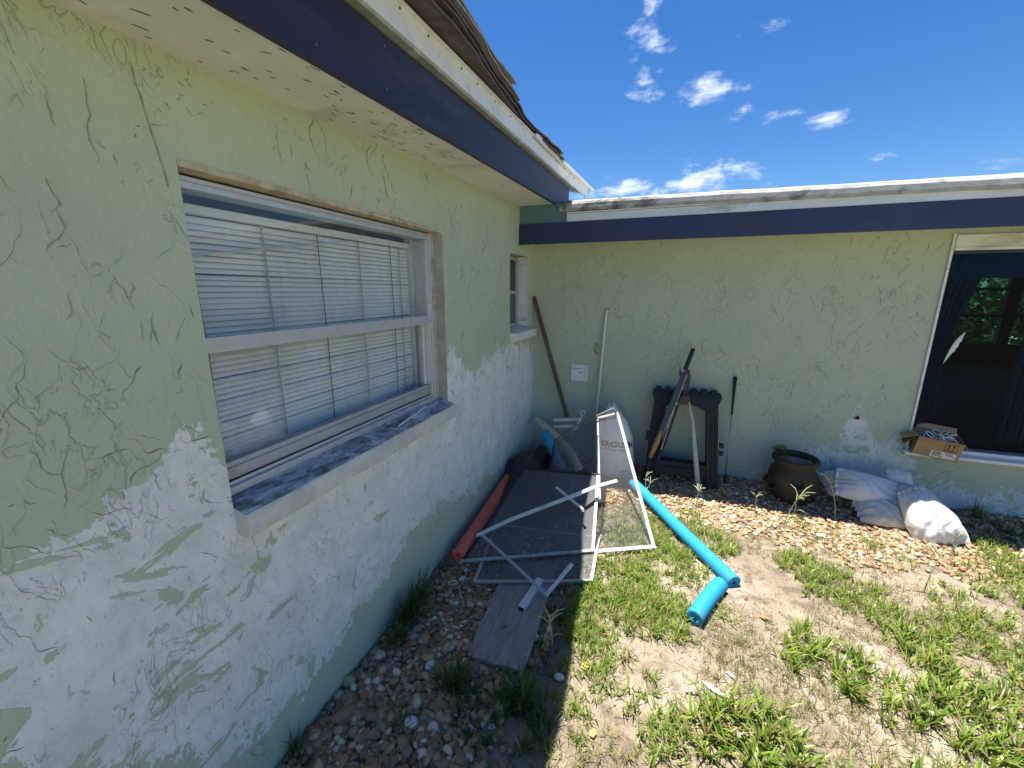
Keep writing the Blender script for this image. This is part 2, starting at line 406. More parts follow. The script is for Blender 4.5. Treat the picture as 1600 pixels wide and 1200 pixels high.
# ------------------------------------------------------------------ mesh building
class MB:
    def __init__(s): s.v = []; s.f = []; s.m = []
    def add(s, vs, fs, mi=0):
        o = len(s.v); s.v += [tuple(v) for v in vs]
        s.f += [tuple(i+o for i in f) for f in fs]; s.m += [mi]*len(fs); return s
    def box(s, lo, hi, mi=0):
        (a, b, c), (d, e, f) = lo, hi
        return s.hexa([(a, b, c), (d, b, c), (d, e, c), (a, e, c), (a, b, f), (d, b, f), (d, e, f), (a, e, f)], mi)
    def hexa(s, p, mi=0):
        return s.add(p, [(0, 3, 2, 1), (4, 5, 6, 7), (0, 1, 5, 4), (1, 2, 6, 5), (2, 3, 7, 6), (3, 0, 4, 7)], mi)
    def bar(s, a, b, w, h, up=(0, 0, 1), mi=0):
        a = Vector(a); b = Vector(b); d = (b-a).normalized()
        x = d.cross(Vector(up)).normalized(); y = x.cross(d).normalized()
        p = []
        for q in (a, b):
            p += [q-x*w/2-y*h/2, q+x*w/2-y*h/2, q+x*w/2+y*h/2, q-x*w/2+y*h/2]
        return s.add(p, [(3, 2, 1, 0), (4, 5, 6, 7), (0, 1, 5, 4), (1, 2, 6, 5), (2, 3, 7, 6), (3, 0, 4, 7)], mi)
    def tube(s, path, r, n=12, cap=True, mi=0, squash=1.0):
        path = [Vector(p) for p in path]; L = len(path)
        rr = r if isinstance(r, (list, tuple)) else [r]*L
        vs = []; prev = None
        for i, p in enumerate(path):
            d = (path[min(i+1, L-1)]-path[max(i-1, 0)]).normalized()
            if prev is None: x = d.orthogonal().normalized()
            else: x = (prev-d*prev.dot(d)).normalized()
            prev = x; y = d.cross(x)
            for k in range(n):
                a = 2*math.pi*k/n
                vs.append(p+(x*math.cos(a)+y*math.sin(a)*squash)*rr[i])
        fs = [(i*n+k, i*n+(k+1) % n, (i+1)*n+(k+1) % n, (i+1)*n+k) for i in range(L-1) for k in range(n)]
        if cap: fs += [tuple(range(n-1, -1, -1)), tuple((L-1)*n+k for k in range(n))]
        return s.add(vs, fs, mi)
    def lathe(s, prof, c, n=32, mi=0, axis=None):
        vs = [(c[0]+r*math.cos(2*math.pi*k/n), c[1]+r*math.sin(2*math.pi*k/n), c[2]+z) for r, z in prof for k in range(n)]
        fs = [(i*n+k, i*n+(k+1) % n, (i+1)*n+(k+1) % n, (i+1)*n+k) for i in range(len(prof)-1) for k in range(n)]
        return s.add(vs, fs, mi)
    def prism(s, poly, frame, t0, t1, mi=0):
        """2-D polygon extruded: frame(u, v, t) -> xyz"""
        n = len(poly)
        vs = [frame(u, v, t0) for u, v in poly]+[frame(u, v, t1) for u, v in poly]
        fs = [tuple(range(n-1, -1, -1)), tuple(range(n, 2*n))]+[(i, (i+1) % n, n+(i+1) % n, n+i) for i in range(n)]
        return s.add(vs, fs, mi)
    def build(s, name, mats, parent=None, smooth=False, bevel=0.0, segs=2):
        me = bpy.data.meshes.new(name)
        off = Vector((0, 0, 0))
        if parent is not None: off = world_loc(parent)
        me.from_pydata([tuple(Vector(v)-off) for v in s.v], [], s.f)
        mats = mats if isinstance(mats, (list, tuple)) else [mats]
        for k in mats: me.materials.append(MATS[k])
        if len(mats) > 1: me.polygons.foreach_set('material_index', s.m)
        if smooth: me.polygons.foreach_set('use_smooth', [True]*len(me.polygons))
        bm = bmesh.new(); bm.from_mesh(me)
        bmesh.ops.recalc_face_normals(bm, faces=bm.faces)
        if bevel:
            es = [e for e in bm.edges if len(e.link_faces) == 2 and e.calc_face_angle(0) > .5]
            bmesh.ops.bevel(bm, geom=es, offset=bevel, segments=segs, profile=.6, affect='EDGES', clamp_overlap=True)
        bm.to_mesh(me); bm.free()
        o = bpy.data.objects.new(name, me); COL.objects.link(o)
        if parent is not None: o.parent = parent
        return o
def world_loc(o):
    v = Vector((0, 0, 0))
    while o is not None: v = v+o.location; o = o.parent
    return v
def empty(name, loc=(0, 0, 0)):
    o = bpy.data.objects.new(name, None); o.location = loc; o.empty_display_size = .1
    COL.objects.link(o); return o
def tag(o, label, cat, group=None):
    o['label'] = label; o['category'] = cat
    if group: o['group'] = group
    return o
def kind(o, k, label=None):
    o['kind'] = k
    if label: o['label'] = label
    return o
def KG(y): return .0264*max(-9, min(0, y))

# ------------------------------------------------------------------ ground
def gz(x, y):
    """height of the bare ground"""
    return (.0264*np.clip(y, -9, 0)
            + .010*np.sin(2.1*x+1.3*y+.4)*np.sin(1.7*y-.8*x) + .006*np.sin(5.3*x-3.1*y)*np.sin(4.1*y+1.0)
            + .035*np.exp(-(((x-1.36)/.20)**2+((y+2.23)/.17)**2)) + .02*np.exp(-(((x-1.9)/.3)**2+((y+1.5)/.3)**2)))
def axis_lines(dense0, dense1, st, lo, hi):
    a = list(np.arange(dense0, dense1+1e-6, st)); d = st; v = dense1
    while v < hi: d *= 1.35; v += d; a.append(v)
    d = st; v = dense0; b = []
    while v > lo: d *= 1.35; v -= d; b.append(v)
    return np.array(b[::-1]+a)
def make_ground():
    xs = axis_lines(-.1, 4.6, .025, -160, 160); ys = axis_lines(-4.6, .1, .025, -160, 160)
    X, Y = np.meshgrid(xs, ys)
    near = np.clip(1-np.maximum(np.abs(X-2.2)-3, np.abs(Y+2.2)-3), 0, 1)
    Z = gz(X, Y)+near*.004*np.sin(X*31+np.sin(Y*23)*2)*np.sin(Y*29+np.sin(X*19)*2)+near*RNG.normal(0, .0016, X.shape)
    nx, ny = len(xs), len(ys)
    v = np.stack([X, Y, Z], -1).reshape(-1, 3)
    i = np.arange(nx*ny).reshape(ny, nx)
    f = np.stack([i[:-1, :-1], i[:-1, 1:], i[1:, 1:], i[1:, :-1]], -1).reshape(-1, 4)
    return np_mesh('ground', v, f, 'soil', smooth=True)
def np_mesh(name, v, f, mat, smooth=False, tint=None, parent=None):
    me = bpy.data.meshes.new(name)
    k = f.shape[1]
    me.vertices.add(len(v)); me.vertices.foreach_set('co', v.astype(np.float32).ravel())
    me.loops.add(f.size); me.loops.foreach_set('vertex_index', f.astype(np.int32).ravel())
    me.polygons.add(len(f)); me.polygons.foreach_set('loop_start', np.arange(0, f.size, k, dtype=np.int32))
    me.polygons.foreach_set('loop_total', np.full(len(f), k, dtype=np.int32))
    if smooth: me.polygons.foreach_set('use_smooth', np.ones(len(f), dtype=bool))
    me.materials.append(MATS[mat]); me.update(calc_edges=True); me.validate()
    if tint is not None:
        a = me.attributes.new('tint', 'FLOAT_COLOR', 'POINT')
        c = np.ones((len(v), 4), np.float32); c[:, :3] = tint; a.data.foreach_set('color', c.ravel())
    o = bpy.data.objects.new(name, me); COL.objects.link(o)
    if parent is not None: o.parent = parent
    return o
kind(make_ground(), 'structure', 'sandy bare soil of the yard with patchy grass')

# ------------------------------------------------------------------ the house
KS = .043
HOUSE = tag(empty('house'), 'sage green stucco house with flaking paint and navy fascia boards', 'house')

def wall_holes(axis, plane, sign, u0, u1, z0, z1, holes, depth):
    """front skin of a wall with openings, their reveals, and a back skin. axis 0: runs along x, 1: along y"""
    us = sorted({u0, u1, *[h[0] for h in holes], *[h[1] for h in holes]})
    zs = sorted({z0, z1, *[h[2] for h in holes], *[h[3] for h in holes]})
    m = MB()
    P = (lambda u, z, d: (u, plane-sign*d, z)) if axis == 0 else (lambda u, z, d: (plane-sign*d, u, z))
    for a, b in zip(us, us[1:]):
        for c, d in zip(zs, zs[1:]):
            if any(h[0] <= a and b <= h[1] and h[2] <= c and d <= h[3] for h in holes): continue
            m.add([P(a, c, 0), P(b, c, 0), P(b, d, 0), P(a, d, 0)], [(0, 1, 2, 3)])
            m.add([P(a, c, depth), P(b, c, depth), P(b, d, depth), P(a, d, depth)], [(0, 1, 2, 3)])
    for (a, b, c, d) in holes:
        for (p, q) in (((a, c), (b, c)), ((b, c), (b, d)), ((b, d), (a, d)), ((a, d), (a, c))):
            m.add([P(*p, 0), P(*q, 0), P(*q, depth), P(*p, depth)], [(0, 1, 2, 3)], 1)
    for (p, q) in (((u0, z0), (u1, z0)), ((u1, z0), (u1, z1)), ((u1, z1), (u0, z1)), ((u0, z1), (u0, z0))):
        m.add([P(*p, 0), P(*q, 0), P(*q, depth), P(*p, depth)], [(0, 1, 2, 3)])
    return m
LW = (-3.226, -1.815, .990, 2.028)       # big opening in the left wing
SW = (-.690, -.205, 1.335, 2.010)        # small opening by the corner
BW = (3.185, 5.60, .455, 2.010)          # wide opening in the back wing
wl = wall_holes(1, 0.0, 1, -7.0, .199, -.4, 2.55, [LW, SW], .20).build('wall', ['stucco_left', 'reveal'], HOUSE)
wb = wall_holes(0, 0.0, -1, .0, 7.0, -.4, 2.22, [BW], .20).build('wall', ['stucco_back', 'white_board'], HOUSE)
# (the back wall's outer skin is at y = 0, its thickness behind it)

def ridges(name, spec, frame, bounds, holes, parent, mats):
    """raised trowel marks: thin wavering ridges, steep on one side"""
    m = MB()
    def ok(u, z):
        if not (bounds[0]+.01 < u < bounds[1]-.01 and bounds[2] < z < bounds[3]): return False
        return not any(h[0]-.02 < u < h[1]+.02 and h[2]-.09 < z < h[3]+.02 for h in holes)
    def one(u, z, L, ang, wv, w, h):
        n = max(3, int(L/.011)); st = L/n; a0 = ang
        pts = []
        for i in range(n+1):
            if not ok(u, z): break
            pts.append((u, z))
            ang = a0+(ang-a0)*.80+random.gauss(0, wv*1.7)
            u += math.sin(ang)*st; z -= math.cos(ang)*st
        if len(pts) < 3: return
        vs = []; N = len(pts); sd = random.choice((-1, -1, 1))
        for i, (a, b) in enumerate(pts):
            a2, b2 = pts[min(i+1, N-1)]; a1, b1 = pts[max(i-1, 0)]
            tx, tz = a2-a1, b2-b1; l = math.hypot(tx, tz) or 1
            nx, nz = tz/l*sd, -tx/l*sd
            tp = min(1, .35+2.6*min(i, N-1-i)/N)*random.uniform(.5, 1.35)
            ww, hh = w*tp, h*tp
            vs += [frame(a-nx*ww*1.5, b-nz*ww*1.5, -.0006), frame(a, b, hh), frame(a+nx*ww*.45, b+nz*ww*.45, hh*.35), frame(a+nx*ww*.75, b+nz*ww*.75, -.0006)]
        fs = []; ms = []
        for i in range(N-1):
            for k in range(3):
                fs.append((i*4+k, i*4+k+1, i*4+k+5, i*4+k+4)); ms.append(0 if k == 0 else 1)  # steep faces get the darker green, shade painted into the colour
        o = len(m.v); m.v += vs; m.f += [tuple(j+o for j in q) for q in fs]; m.m += ms
    for (cnt, zone, L, wv, w, h, spread) in spec:
        for _ in range(cnt):
            u = random.uniform(zone[0], zone[1]); z = random.uniform(zone[2], zone[3])
            if noise.noise(Vector((u*2.3+7, z*2.3, spread))) < -.30: continue
            one(u, z, random.uniform(*L), random.gauss(0, spread), wv, w*random.uniform(.6, 1.3), h*random.uniform(.6, 1.3))
    # clustered dashes
    for (cnt, zone, per) in spec_clusters[name]:
        for _ in range(cnt):
            cu = random.uniform(zone[0], zone[1]); cz = random.uniform(zone[2], zone[3]); a0 = random.gauss(0, .7)
            for _k in range(random.randint(per//2, per)):
                one(cu+random.gauss(0, .045), cz+random.gauss(0, .04), random.uniform(.010, .036), a0+random.gauss(0, .6), .38, .0024*random.uniform(.7, 1.5), .0024)
    o = m.build(name, mats, parent)
    o['kind'] = 'stuff'
    return o
spec_clusters = {'trowel_marks': [(70, (-4.1, 0, 1.15, 2.35), 18), (22, (-4.0, 0, .1, 1.2), 10)],
                 'trowel_marks_back': [(120, (0, 3.2, .3, 2.1), 13)]}
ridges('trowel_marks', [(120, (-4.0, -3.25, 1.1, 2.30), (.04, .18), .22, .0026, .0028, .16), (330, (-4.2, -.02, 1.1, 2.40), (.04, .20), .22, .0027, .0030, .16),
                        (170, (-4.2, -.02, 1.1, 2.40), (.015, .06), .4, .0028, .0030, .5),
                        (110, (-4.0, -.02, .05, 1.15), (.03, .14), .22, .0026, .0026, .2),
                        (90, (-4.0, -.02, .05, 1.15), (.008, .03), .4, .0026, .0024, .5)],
       lambda u, z, d: (d, u, z), (-6, -.01, -.05, 2.4), [LW, SW], wl, ['stucco_left', 'crease_shade_seam'])
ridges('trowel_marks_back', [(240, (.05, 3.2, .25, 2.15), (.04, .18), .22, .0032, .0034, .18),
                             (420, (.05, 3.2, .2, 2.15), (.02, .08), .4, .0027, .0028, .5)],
       lambda u, z, d: (u, -d, z), (.02, 3.17, .02, 2.2), [BW, (.39, .60, .79, .99)], wb, ['stucco_back', 'crease_shade_seam']).name = 'trowel_marks'

m = MB(); n = 24
A, B = Vector((0, -3.296, 2.235)), Vector((0, -3.2545, 1.965)); vs = []
for k in range(n+1):
    p = A.lerp(B, k/n)+Vector((0, .004*noise.noise(Vector((k*.4, 1, 0))), 0)); w = .0022*(1+.5*noise.noise(Vector((k*.9, 4, 0))))
    vs += [p+Vector((-.0005, -w*2, 0)), p+Vector((.0028, -w*.2, 0)), p+Vector((-.0005, w, 0))]
m.add(vs, [(k*3+i, k*3+i+1, k*3+i+4, k*3+i+3) for k in range(n) for i in range(2)])
m.build('plaster_seam', 'crease_shade_seam', wl)
# ---- left wing eave: soffit, navy fascia, white drip edge, tattered roofing
def sl(y): return KS*y
def slope_box(x0, x1, y0, y1, z0, z1, n=1):
    m = MB()
    m.hexa([(x0, y0, z0+sl(y0)), (x1, y0, z0+sl(y0)), (x1, y1, z0+sl(y1)), (x0, y1, z0+sl(y1)),
            (x0, y0, z1+sl(y0)), (x1, y0, z1+sl(y0)), (x1, y1, z1+sl(y1)), (x0, y1, z1+sl(y1))])
    return m
soff = slope_box(-.05, .298, -7, -.02, 2.434, 2.455).build('soffit', 'soffit', HOUSE)
fl = MB()
for _ in range(120):
    y = random.choice((random.gauss(-2.9, .45), random.uniform(-3.9, -.2), random.gauss(-2.45, .3))); x = random.uniform(.02, .29)
    L = random.uniform(.004, .026)*random.uniform(.4, 1); a = random.gauss(0, .3); w = random.uniform(.001, .0032)
    z = 2.4335
    p = [(x+w*math.cos(t)*random.uniform(.6, 1.3)+math.sin(a)*L*math.sin(t), y+L*math.sin(t)) for t in [k*math.pi/3 for k in range(6)]]
    fl.prism(p, lambda u, v, t: (u, v, t+sl(v)), z-.0008, z+.001)
fo = fl.build('rust_flecks', 'rust_fleck', soff); fo['kind'] = 'stuff'
slope_box(.300, .322, -7, -2.352, 2.428, 2.634).build('fascia_board', 'navy_paint', HOUSE, bevel=.003)
slope_box(.300, .321, -2.349, .03, 2.430, 2.640).build('fascia_board', 'navy_paint', HOUSE, bevel=.003)
slope_box(.262, .2995, -7, .03, 2.4565, 2.64).build('sub_fascia', 'dark_gap', HOUSE)
slope_box(.270, .348, -7, .06, 2.643, 2.652).build('drip_underside', 'underside_shade', HOUSE)  # slab under the drip edge, its shaded underside painted grey
de = MB()
for (y0, y1) in ((-7, -3.4), (-3.398, -1.362), (-1.36, .76)):
    de.v += []; q = slope_box(.345, .356, y0, y1, 2.6525, 2.735); de.add(q.v, q.f)
    q = slope_box(.352, .371, y0, y1, 2.7352, 2.7425); de.add(q.v, q.f)
dro = de.build('drip_edge', 'white_metal', HOUSE, bevel=.0015)
for k in range(17):
    y = -3.1+k*.21+random.uniform(-.03, .03)
    s = MB(); s.tube([(.3555, y, 2.722+sl(y)), (.3600, y, 2.722+sl(y))], .0045, 8)
    s.build('nail', 'rust_fleck', dro)
for k in range(11):
    y = -3.0+k*.29+random.uniform(-.05, .05)
    for dz in (.045, .165):
        s_ = MB(); zz = 2.43+dz+random.uniform(-.008, .008)+sl(y); s_.tube([(.3205, y, zz), (.3232, y, zz)], .0036, 8)
        s_.build('nail', 'rust_fleck', bpy.data.objects['fascia_board' if y < -2.36 else 'fascia_board.001'])
# sheets of roofing hanging over the edge
def roof_sheet(i, y0, y1):
    m = MB(); n = int((y1-y0)/.05); rows = []
    for k in range(n+1):
        y = y0+(y1-y0)*k/n
        wv = .012*noise.noise(Vector((y*2.2, i*3.1, 0)))+.006*noise.noise(Vector((y*9, i*1.7, 4)))
        fall = max(0, (y+1.9))/1.4
        xe = .402+.010*i+wv*1.2+.055/(1+math.exp((y+2.15)*9))-.045*math.exp(-((y+1.40)/.30)**2)
        ze = 2.750+.0165*i+.012*noise.noise(Vector((y*1.6, i*2.3, 9)))-.006*fall*(1+.25*i)-.010*max(0, noise.noise(Vector((y*5, i, 2))))
        zi = 2.7455+.0165*i
        prof = [(-.30, zi+.13), (.10, zi+.055), (.33, zi+.012), (xe-.03, (zi+ze)/2+.004), (xe-.006, ze), (xe, ze-.006)]
        lo = [(x, z+sl(y)) for x, z in prof]; up = [(x+.001, z+.0085+sl(y)) for x, z in prof]
        rows.append([(x, y, z) for x, z in lo+up[::-1]])
    c = len(rows[0]); vs = [p for r in rows for p in r]
    fs = [(a*c+k, a*c+(k+1) % c, (a+1)*c+(k+1) % c, (a+1)*c+k) for a in range(n) for k in range(c)]
    fs += [tuple(range(c)), tuple(n*c+k for k in range(c-1, -1, -1))]
    m.add(vs, fs); return m
roof_l = MB()
roof_l.hexa([(-.02, -7, 2.80-.30), (.33, -7, 2.742-.301), (.33, .9, 2.742+.02), (-.02, .9, 2.81+.02),
             (-.02, -7, 2.81-.30), (.33, -7, 2.752-.301), (.33, .9, 2.748+.02), (-.02, .9, 2.82+.02)])
roof_l.hexa([(-5, -7, 3.9-.30), (-.02, -7, 2.80-.30), (-.02, 5, 2.81+.1), (-5, 5, 3.9), (-5, -7, 4.0-.30), (-.02, -7, 2.81-.30), (-.02, 5, 2.83+.1), (-5, 5, 4.0)])
rl = roof_l.build('roof', 'white_board', HOUSE)
ends = [-.40, -.62, -1.02, -1.60, -1.78]
for i, ye in enumerate(ends):
    roof_sheet(i, -6.9, ye).build('roofing_sheet', 'roofing' if i < 3 else 'roofing_grey', rl, smooth=False)
# upturned white flashing tongue where the roofing ends
tg = MB()
for k in range(10):
    y = -1.22+k*.065
    tg.hexa([(.374, y, 2.725+sl(y)), (.382, y, 2.725+sl(y)), (.382, y+.064, 2.722+sl(y)), (.374, y+.064, 2.722+sl(y)),
             (.374, y, 2.748+.010*math.sin(k)+sl(y)), (.382, y, 2.750+.010*math.sin(k)+sl(y)), (.382, y+.064, 2.748+.010*math.sin(k+1)+sl(y)), (.374, y+.064, 2.746+.010*math.sin(k+1)+sl(y))])
tg.build('edge_flashing', 'white_metal', HOUSE)
cf = MB()
cf.hexa([(.362, -.55, 2.700), (.40, -.55, 2.690), (.40, .86, 2.770), (.362, .86, 2.78), (.362, -.55, 2.73), (.41, -.55, 2.715), (.41, .86, 2.80), (.362, .86, 2.815)])
cf.build('corner_flashing', 'white_metal', HOUSE, bevel=.004)

# ---- back wing eave
bx1 = 7.2
MB().box((.002, -.472, 2.094), (bx1, -.448, 2.262)).build('fascia_board', 'navy_back', HOUSE, bevel=.003)
MB().box((.002, -.4475, 2.264), (.418, -.425, 2.425)).build('blocking_board', 'teal_board', HOUSE, bevel=.002)
MB().box((.421, -.466, 2.2645), (bx1, -.440, 2.325)).build('trim_board', 'white_board', HOUSE, bevel=.002)
def extrude_x(prof, x0, x1, n, wob=.0):
    m = MB(); c = len(prof); vs = []
    for i in range(n+1):
        x = x0+(x1-x0)*i/n
        for (y, z) in prof:
            vs.append((x, y+wob*noise.noise(Vector((x*3, y*9, z*9))), z-.012*x+wob*noise.noise(Vector((x*4, y*5+3, z*7)))))
    fs = [(i*c+k, i*c+(k+1) % c, (i+1)*c+(k+1) % c, (i+1)*c+k) for i in range(n) for k in range(c)]
    fs += [tuple(range(c)), tuple(n*c+k for k in range(c))]
    m.add(vs, fs); return m
MB().box((.421, -.476, 2.3275), (bx1, -.43, 2.337)).build('drip_edge', 'white_metal', HOUSE)
rb = extrude_x([(-.482, 2.350), (-.488, 2.372), (-.484, 2.405), (-.468, 2.428), (-.43, 2.442), (-.20, 2.462), (5.0, 2.82), (5.0, 2.76), (-.2, 2.41), (-.42, 2.352)], .36, bx1, 90, .004).build('roof', 'roof_edge', HOUSE, smooth=False)
MB().box((.002, -.446, 2.150), (bx1, -.002, 2.170)).build('soffit', 'soffit', HOUSE)
# plain far walls that close the house
for lo, hi in (((-5, -7.0, -.4), (-4.8, 5, 3.6)), ((-4.79, 4.8, -.4), (0, 5.0, 2.9)), ((7.01, .0, -.4), (7.2, 4.2, 2.3)), ((-4.79, -7.0, -.4), (-.201, -6.8, 2.5))):
    MB().box(lo, hi).build('outer_wall', 'interior_wall', HOUSE)

# ---- big window of the left wing
def window_left():
    xg = -.085
    y0, y1, z0, z1 = LW[0]+.004, -1.868, 1.030, 2.018
    f = MB()
    f.box((-.150, y0, z1-.032), (-.062, y1, z1))                      # head
    f.box((-.062, y0, z1-.014), (-.050, y1, z1-.002))
    f.box((-.150, y1-.030, z0), (-.062, y1, z1-.0325))                # far jamb
    f.box((-.0615, y1-.012, z0), (-.052, y1-.001, z1-.015))
    f.box((-.150, y0, z0), (-.062, y0+.028, z1-.0325))                # near jamb
    f.box((-.150, y0+.029, z0), (-.055, y1-.0305, z0+.026))           # sill track
    f.box((-.075, y0+.029, z0+.0265), (-.070, y1-.0305, z0+.040))
    w = f.build('window', 'aluminium', HOUSE, bevel=.0018)
    s = MB(); s.box((-.092, y0+.030, 1.508), (-.060, y1-.032, 1.556)); s.build('meeting_rail', 'aluminium', w, bevel=.002)
    s = MB(); s.box((-.115, y0+.030, z0+.044), (-.080, y1-.032, z0+.105)); s.box((-.0795, y0+.030, z0+.080), (-.074, y1-.032, z0+.086))
    s.build('bottom_rail', 'aluminium_dull', w, bevel=.002)
    s = MB(); s.box((-.118, y1-.062, z0+.106), (-.092, y1-.0325, 1.507)); s.build('sash_stile', 'aluminium', w, bevel=.002)
    s = MB(); s.box((-.1145, y0+.030, z0+.028), (-.1135, y1-.032, z0+.043)); s.build('seal', 'dark_gap', w)
    p = MB(); p.box((-.0780, y0+.030, 1.557), (-.0750, y1-.032, z1-.033)); p.build('pane', 'glass', w)
    p = MB(); p.box((-.1000, y0+.030, z0+.106), (-.0970, y1-.063, 1.507)); p.build('pane', 'glass', w)
    c = MB(); c.box((-.199, -1.918, z0), (-.151, LW[1]-.002, LW[3]-.002)); c.build('inner_stop', 'white_board', w)
    # beige filler round the frame
    c = MB(); c.box((-.130, y1+.001, z0), (-.058, LW[1]-.001, LW[3]-.001)); c.build('jamb_filler', 'reveal', w, bevel=.004)
    c = MB(); n = 90
    for k in range(n):
        a = LW[0]+(LW[1]-LW[0])*k/n; b = LW[0]+(LW[1]-LW[0])*(k+1)/n
        d = lambda y: .003+.006*noise.noise(Vector((y*14, 2, 0)))+.004*noise.noise(Vector((y*41, 5, 0)))
        c.hexa([(-.060, a, LW[3]-.006+d(a)*.3), (.0025, a, LW[3]-.003), (.0025, b, LW[3]-.003), (-.060, b, LW[3]-.006+d(b)*.3),
                (-.060, a, LW[3]-.0005), (.0025+d(a)*.3, a, LW[3]+.010+d(a)*1.6), (.0025+d(b)*.3, b, LW[3]+.010+d(b)*1.6), (-.060, b, LW[3]-.0005)])
    c.build('caulk_bead', 'caulk', w)
    # stone sill
    s = MB(); n = 24; vs = []
    prof = [(-.0555, 1.0315), (.052, .998), (.056, .990), (.056, .925), (.050, .916), (-.0005, .920), (-.0005, .988), (-.0555, .993)]
    ya, yb = LW[0]+.001, LW[1]-.001
    for k in range(n+1):
        y = ya+(yb-ya)*k/n
        for i, (x, z) in enumerate(prof):
            j = .0035 if 0 < i < 5 else 0
            vs.append((x+j*noise.noise(Vector((y*7, i, 0))), y, z+j*noise.noise(Vector((y*8, i, 5)))))
    c = len(prof)
    s.add(vs, [(k*c+i, k*c+(i+1) % c, (k+1)*c+(i+1) % c, (k+1)*c+i) for k in range(n) for i in range(c)]+[tuple(range(c)), tuple(n*c+i for i in range(c))])
    s.build('sill', 'sill_stone', w)
    return w
window_left()

def make_blind():
    b = tag(empty('venetian_blind', (-.175, -2.56, 1.96)), 'white venetian blind behind the big aluminium window', 'blind')
    y0, y1 = -3.19, -1.925
    m = MB(); m.box((-.196, y0, 1.935), (-.158, y1, 1.962)); m.build('headrail', 'blind', b, bevel=.002)
    sl_m = MB(); n = 10; prof = [(-.0118, -.0055), (-.006, -.0015), (0, .0), (.006, -.0015), (.0118, -.0055)]
    vs = []
    for k in range(2):
        y = (y0-y1)/2 if k == 0 else (y1-y0)/2
        vs += [(x, y, z) for x, z in prof]+[(x, y, z-.0008) for x, z in prof[::-1]]
    sl_m.add(vs, [(i, (i+1) % n, n+(i+1) % n, n+i) for i in range(n)]+[tuple(range(n)), tuple(range(2*n-1, n-1, -1))])
    me = None
    nsl = 46
    for k in range(nsl):
        z = 1.922-k*.0194
        if me is None:
            o = sl_m.build('slat', 'blind', None, smooth=False); me = o.data
        else:
            o = bpy.data.objects.new('slat', me); COL.objects.link(o)
        o.parent = b
        o.location = Vector((-.177, (y0+y1)/2, z))-b.location
        tilt = R(64)+random.gauss(0, .035)
        yaw = random.gauss(0, .0012)
        roll = random.gauss(0, .0012)
        if k == 17: roll = .0075
        if k == 18: roll = .010
        if k == 19: tilt = R(35)
        if k in (27, 31, 35, 38): tilt = R(40)
        if k == 30: roll = .004
        if k == 22: tilt = R(20); yaw = .010
        if k == 9: tilt = R(48)
        o.rotation_euler = (roll, tilt, yaw)
    bz = 1.922-nsl*.0194
    m = MB(); m.box((-.190, y0, bz-.012), (-.166, y1, bz+.002)); m.build('bottom_bar', 'blind', b, bevel=.002)
    for y in (-3.125, -2.60, -2.10):
        m = MB(); m.tube([(-.1635, y, 1.94), (-.1635, y+.006, 1.5), (-.1635, y, bz)], .0021, 6); m.build('ladder_cord', 'blind_cord', b)
        for k in range(0, nsl):
            pass
    for y in (-2.86, -2.345, -2.02):
        m = MB(); m.tube([(-.1640, y, 1.94), (-.1640, y, bz)], .0030, 6); m.build('ladder_tape', 'blind_tape', b)
    m = MB(); m.tube([(-.155, -3.17, 1.80), (-.150, -2.40, 1.925)], .0035, 8); m.build('thin_rod', 'plate_white', b)  # thin white rod in front of the slats
    return b
make_blind()
m = MB(); m.tube([(.015, -2.36, 1.0205), (-.030, -2.02, 1.0330)], .0042, 8)
tag(m.build('stick', 'plate_white'), 'thin white stick lying on the weathered window sill', 'stick')

# ---- small window near the corner
def window_small():
    y0, y1, z0, z1 = SW[0]+.002, SW[1]-.002, SW[2]+.03, SW[3]-.002
    f = MB(); x0, x1 = -.135, -.105
    f.box((x0, y0, z1-.03), (x1, y1, z1)); f.box((x0, y0, z0), (x1, y1, z0+.03))
    f.box((x0, y0, z0+.0305), (x1, y0+.03, z1-.0305)); f.box((x0, y1-.03, z0+.0305), (x1, y1, z1-.0305))
    w = f.build('window', 'aluminium_dull', HOUSE, bevel=.002)
    zm = (z0+z1)/2
    m = MB(); m.box((-.138, y0+.0305, zm-.016), (-.100, y1-.0305, zm+.016)); m.build('meeting_rail', 'aluminium_dull', w, bevel=.002)
    for a, b in ((z0+.031, zm-.0165), (zm+.0165, z1-.031)):
        p = MB(); p.box((-.122, y0+.031, a), (-.118, y1-.031, b)); p.build('pane', 'glass_obscure', w)
    s = MB(); ya, yb = SW[0]-.0, -.045
    s.hexa([(-.10, SW[0]+.002, SW[2]+.001), (-.0005, SW[0]+.002, SW[2]+.001), (-.0005, SW[1]-.002, SW[2]+.001), (-.10, SW[1]-.002, SW[2]+.001),
            (-.10, SW[0]+.002, SW[2]+.029), (-.0005, SW[0]+.002, SW[2]+.010), (-.0005, SW[1]-.002, SW[2]+.010), (-.10, SW[1]-.002, SW[2]+.029)])
    s.hexa([(.0015, ya, 1.262), (.048, ya, 1.262), (.048, yb, 1.262), (.0015, yb, 1.262), (.0015, ya, 1.345), (.048, ya, 1.332), (.048, yb, 1.332), (.0015, yb, 1.345)])
    s.build('sill', 'plate_white', w, bevel=.003)
    r = MB(); r.box((-.10, SW[1]-.0015, SW[2]+.03), (-.002, SW[1]-.0005, SW[3]-.004)); r.build('jamb_lining', 'white_board', w)
window_small()

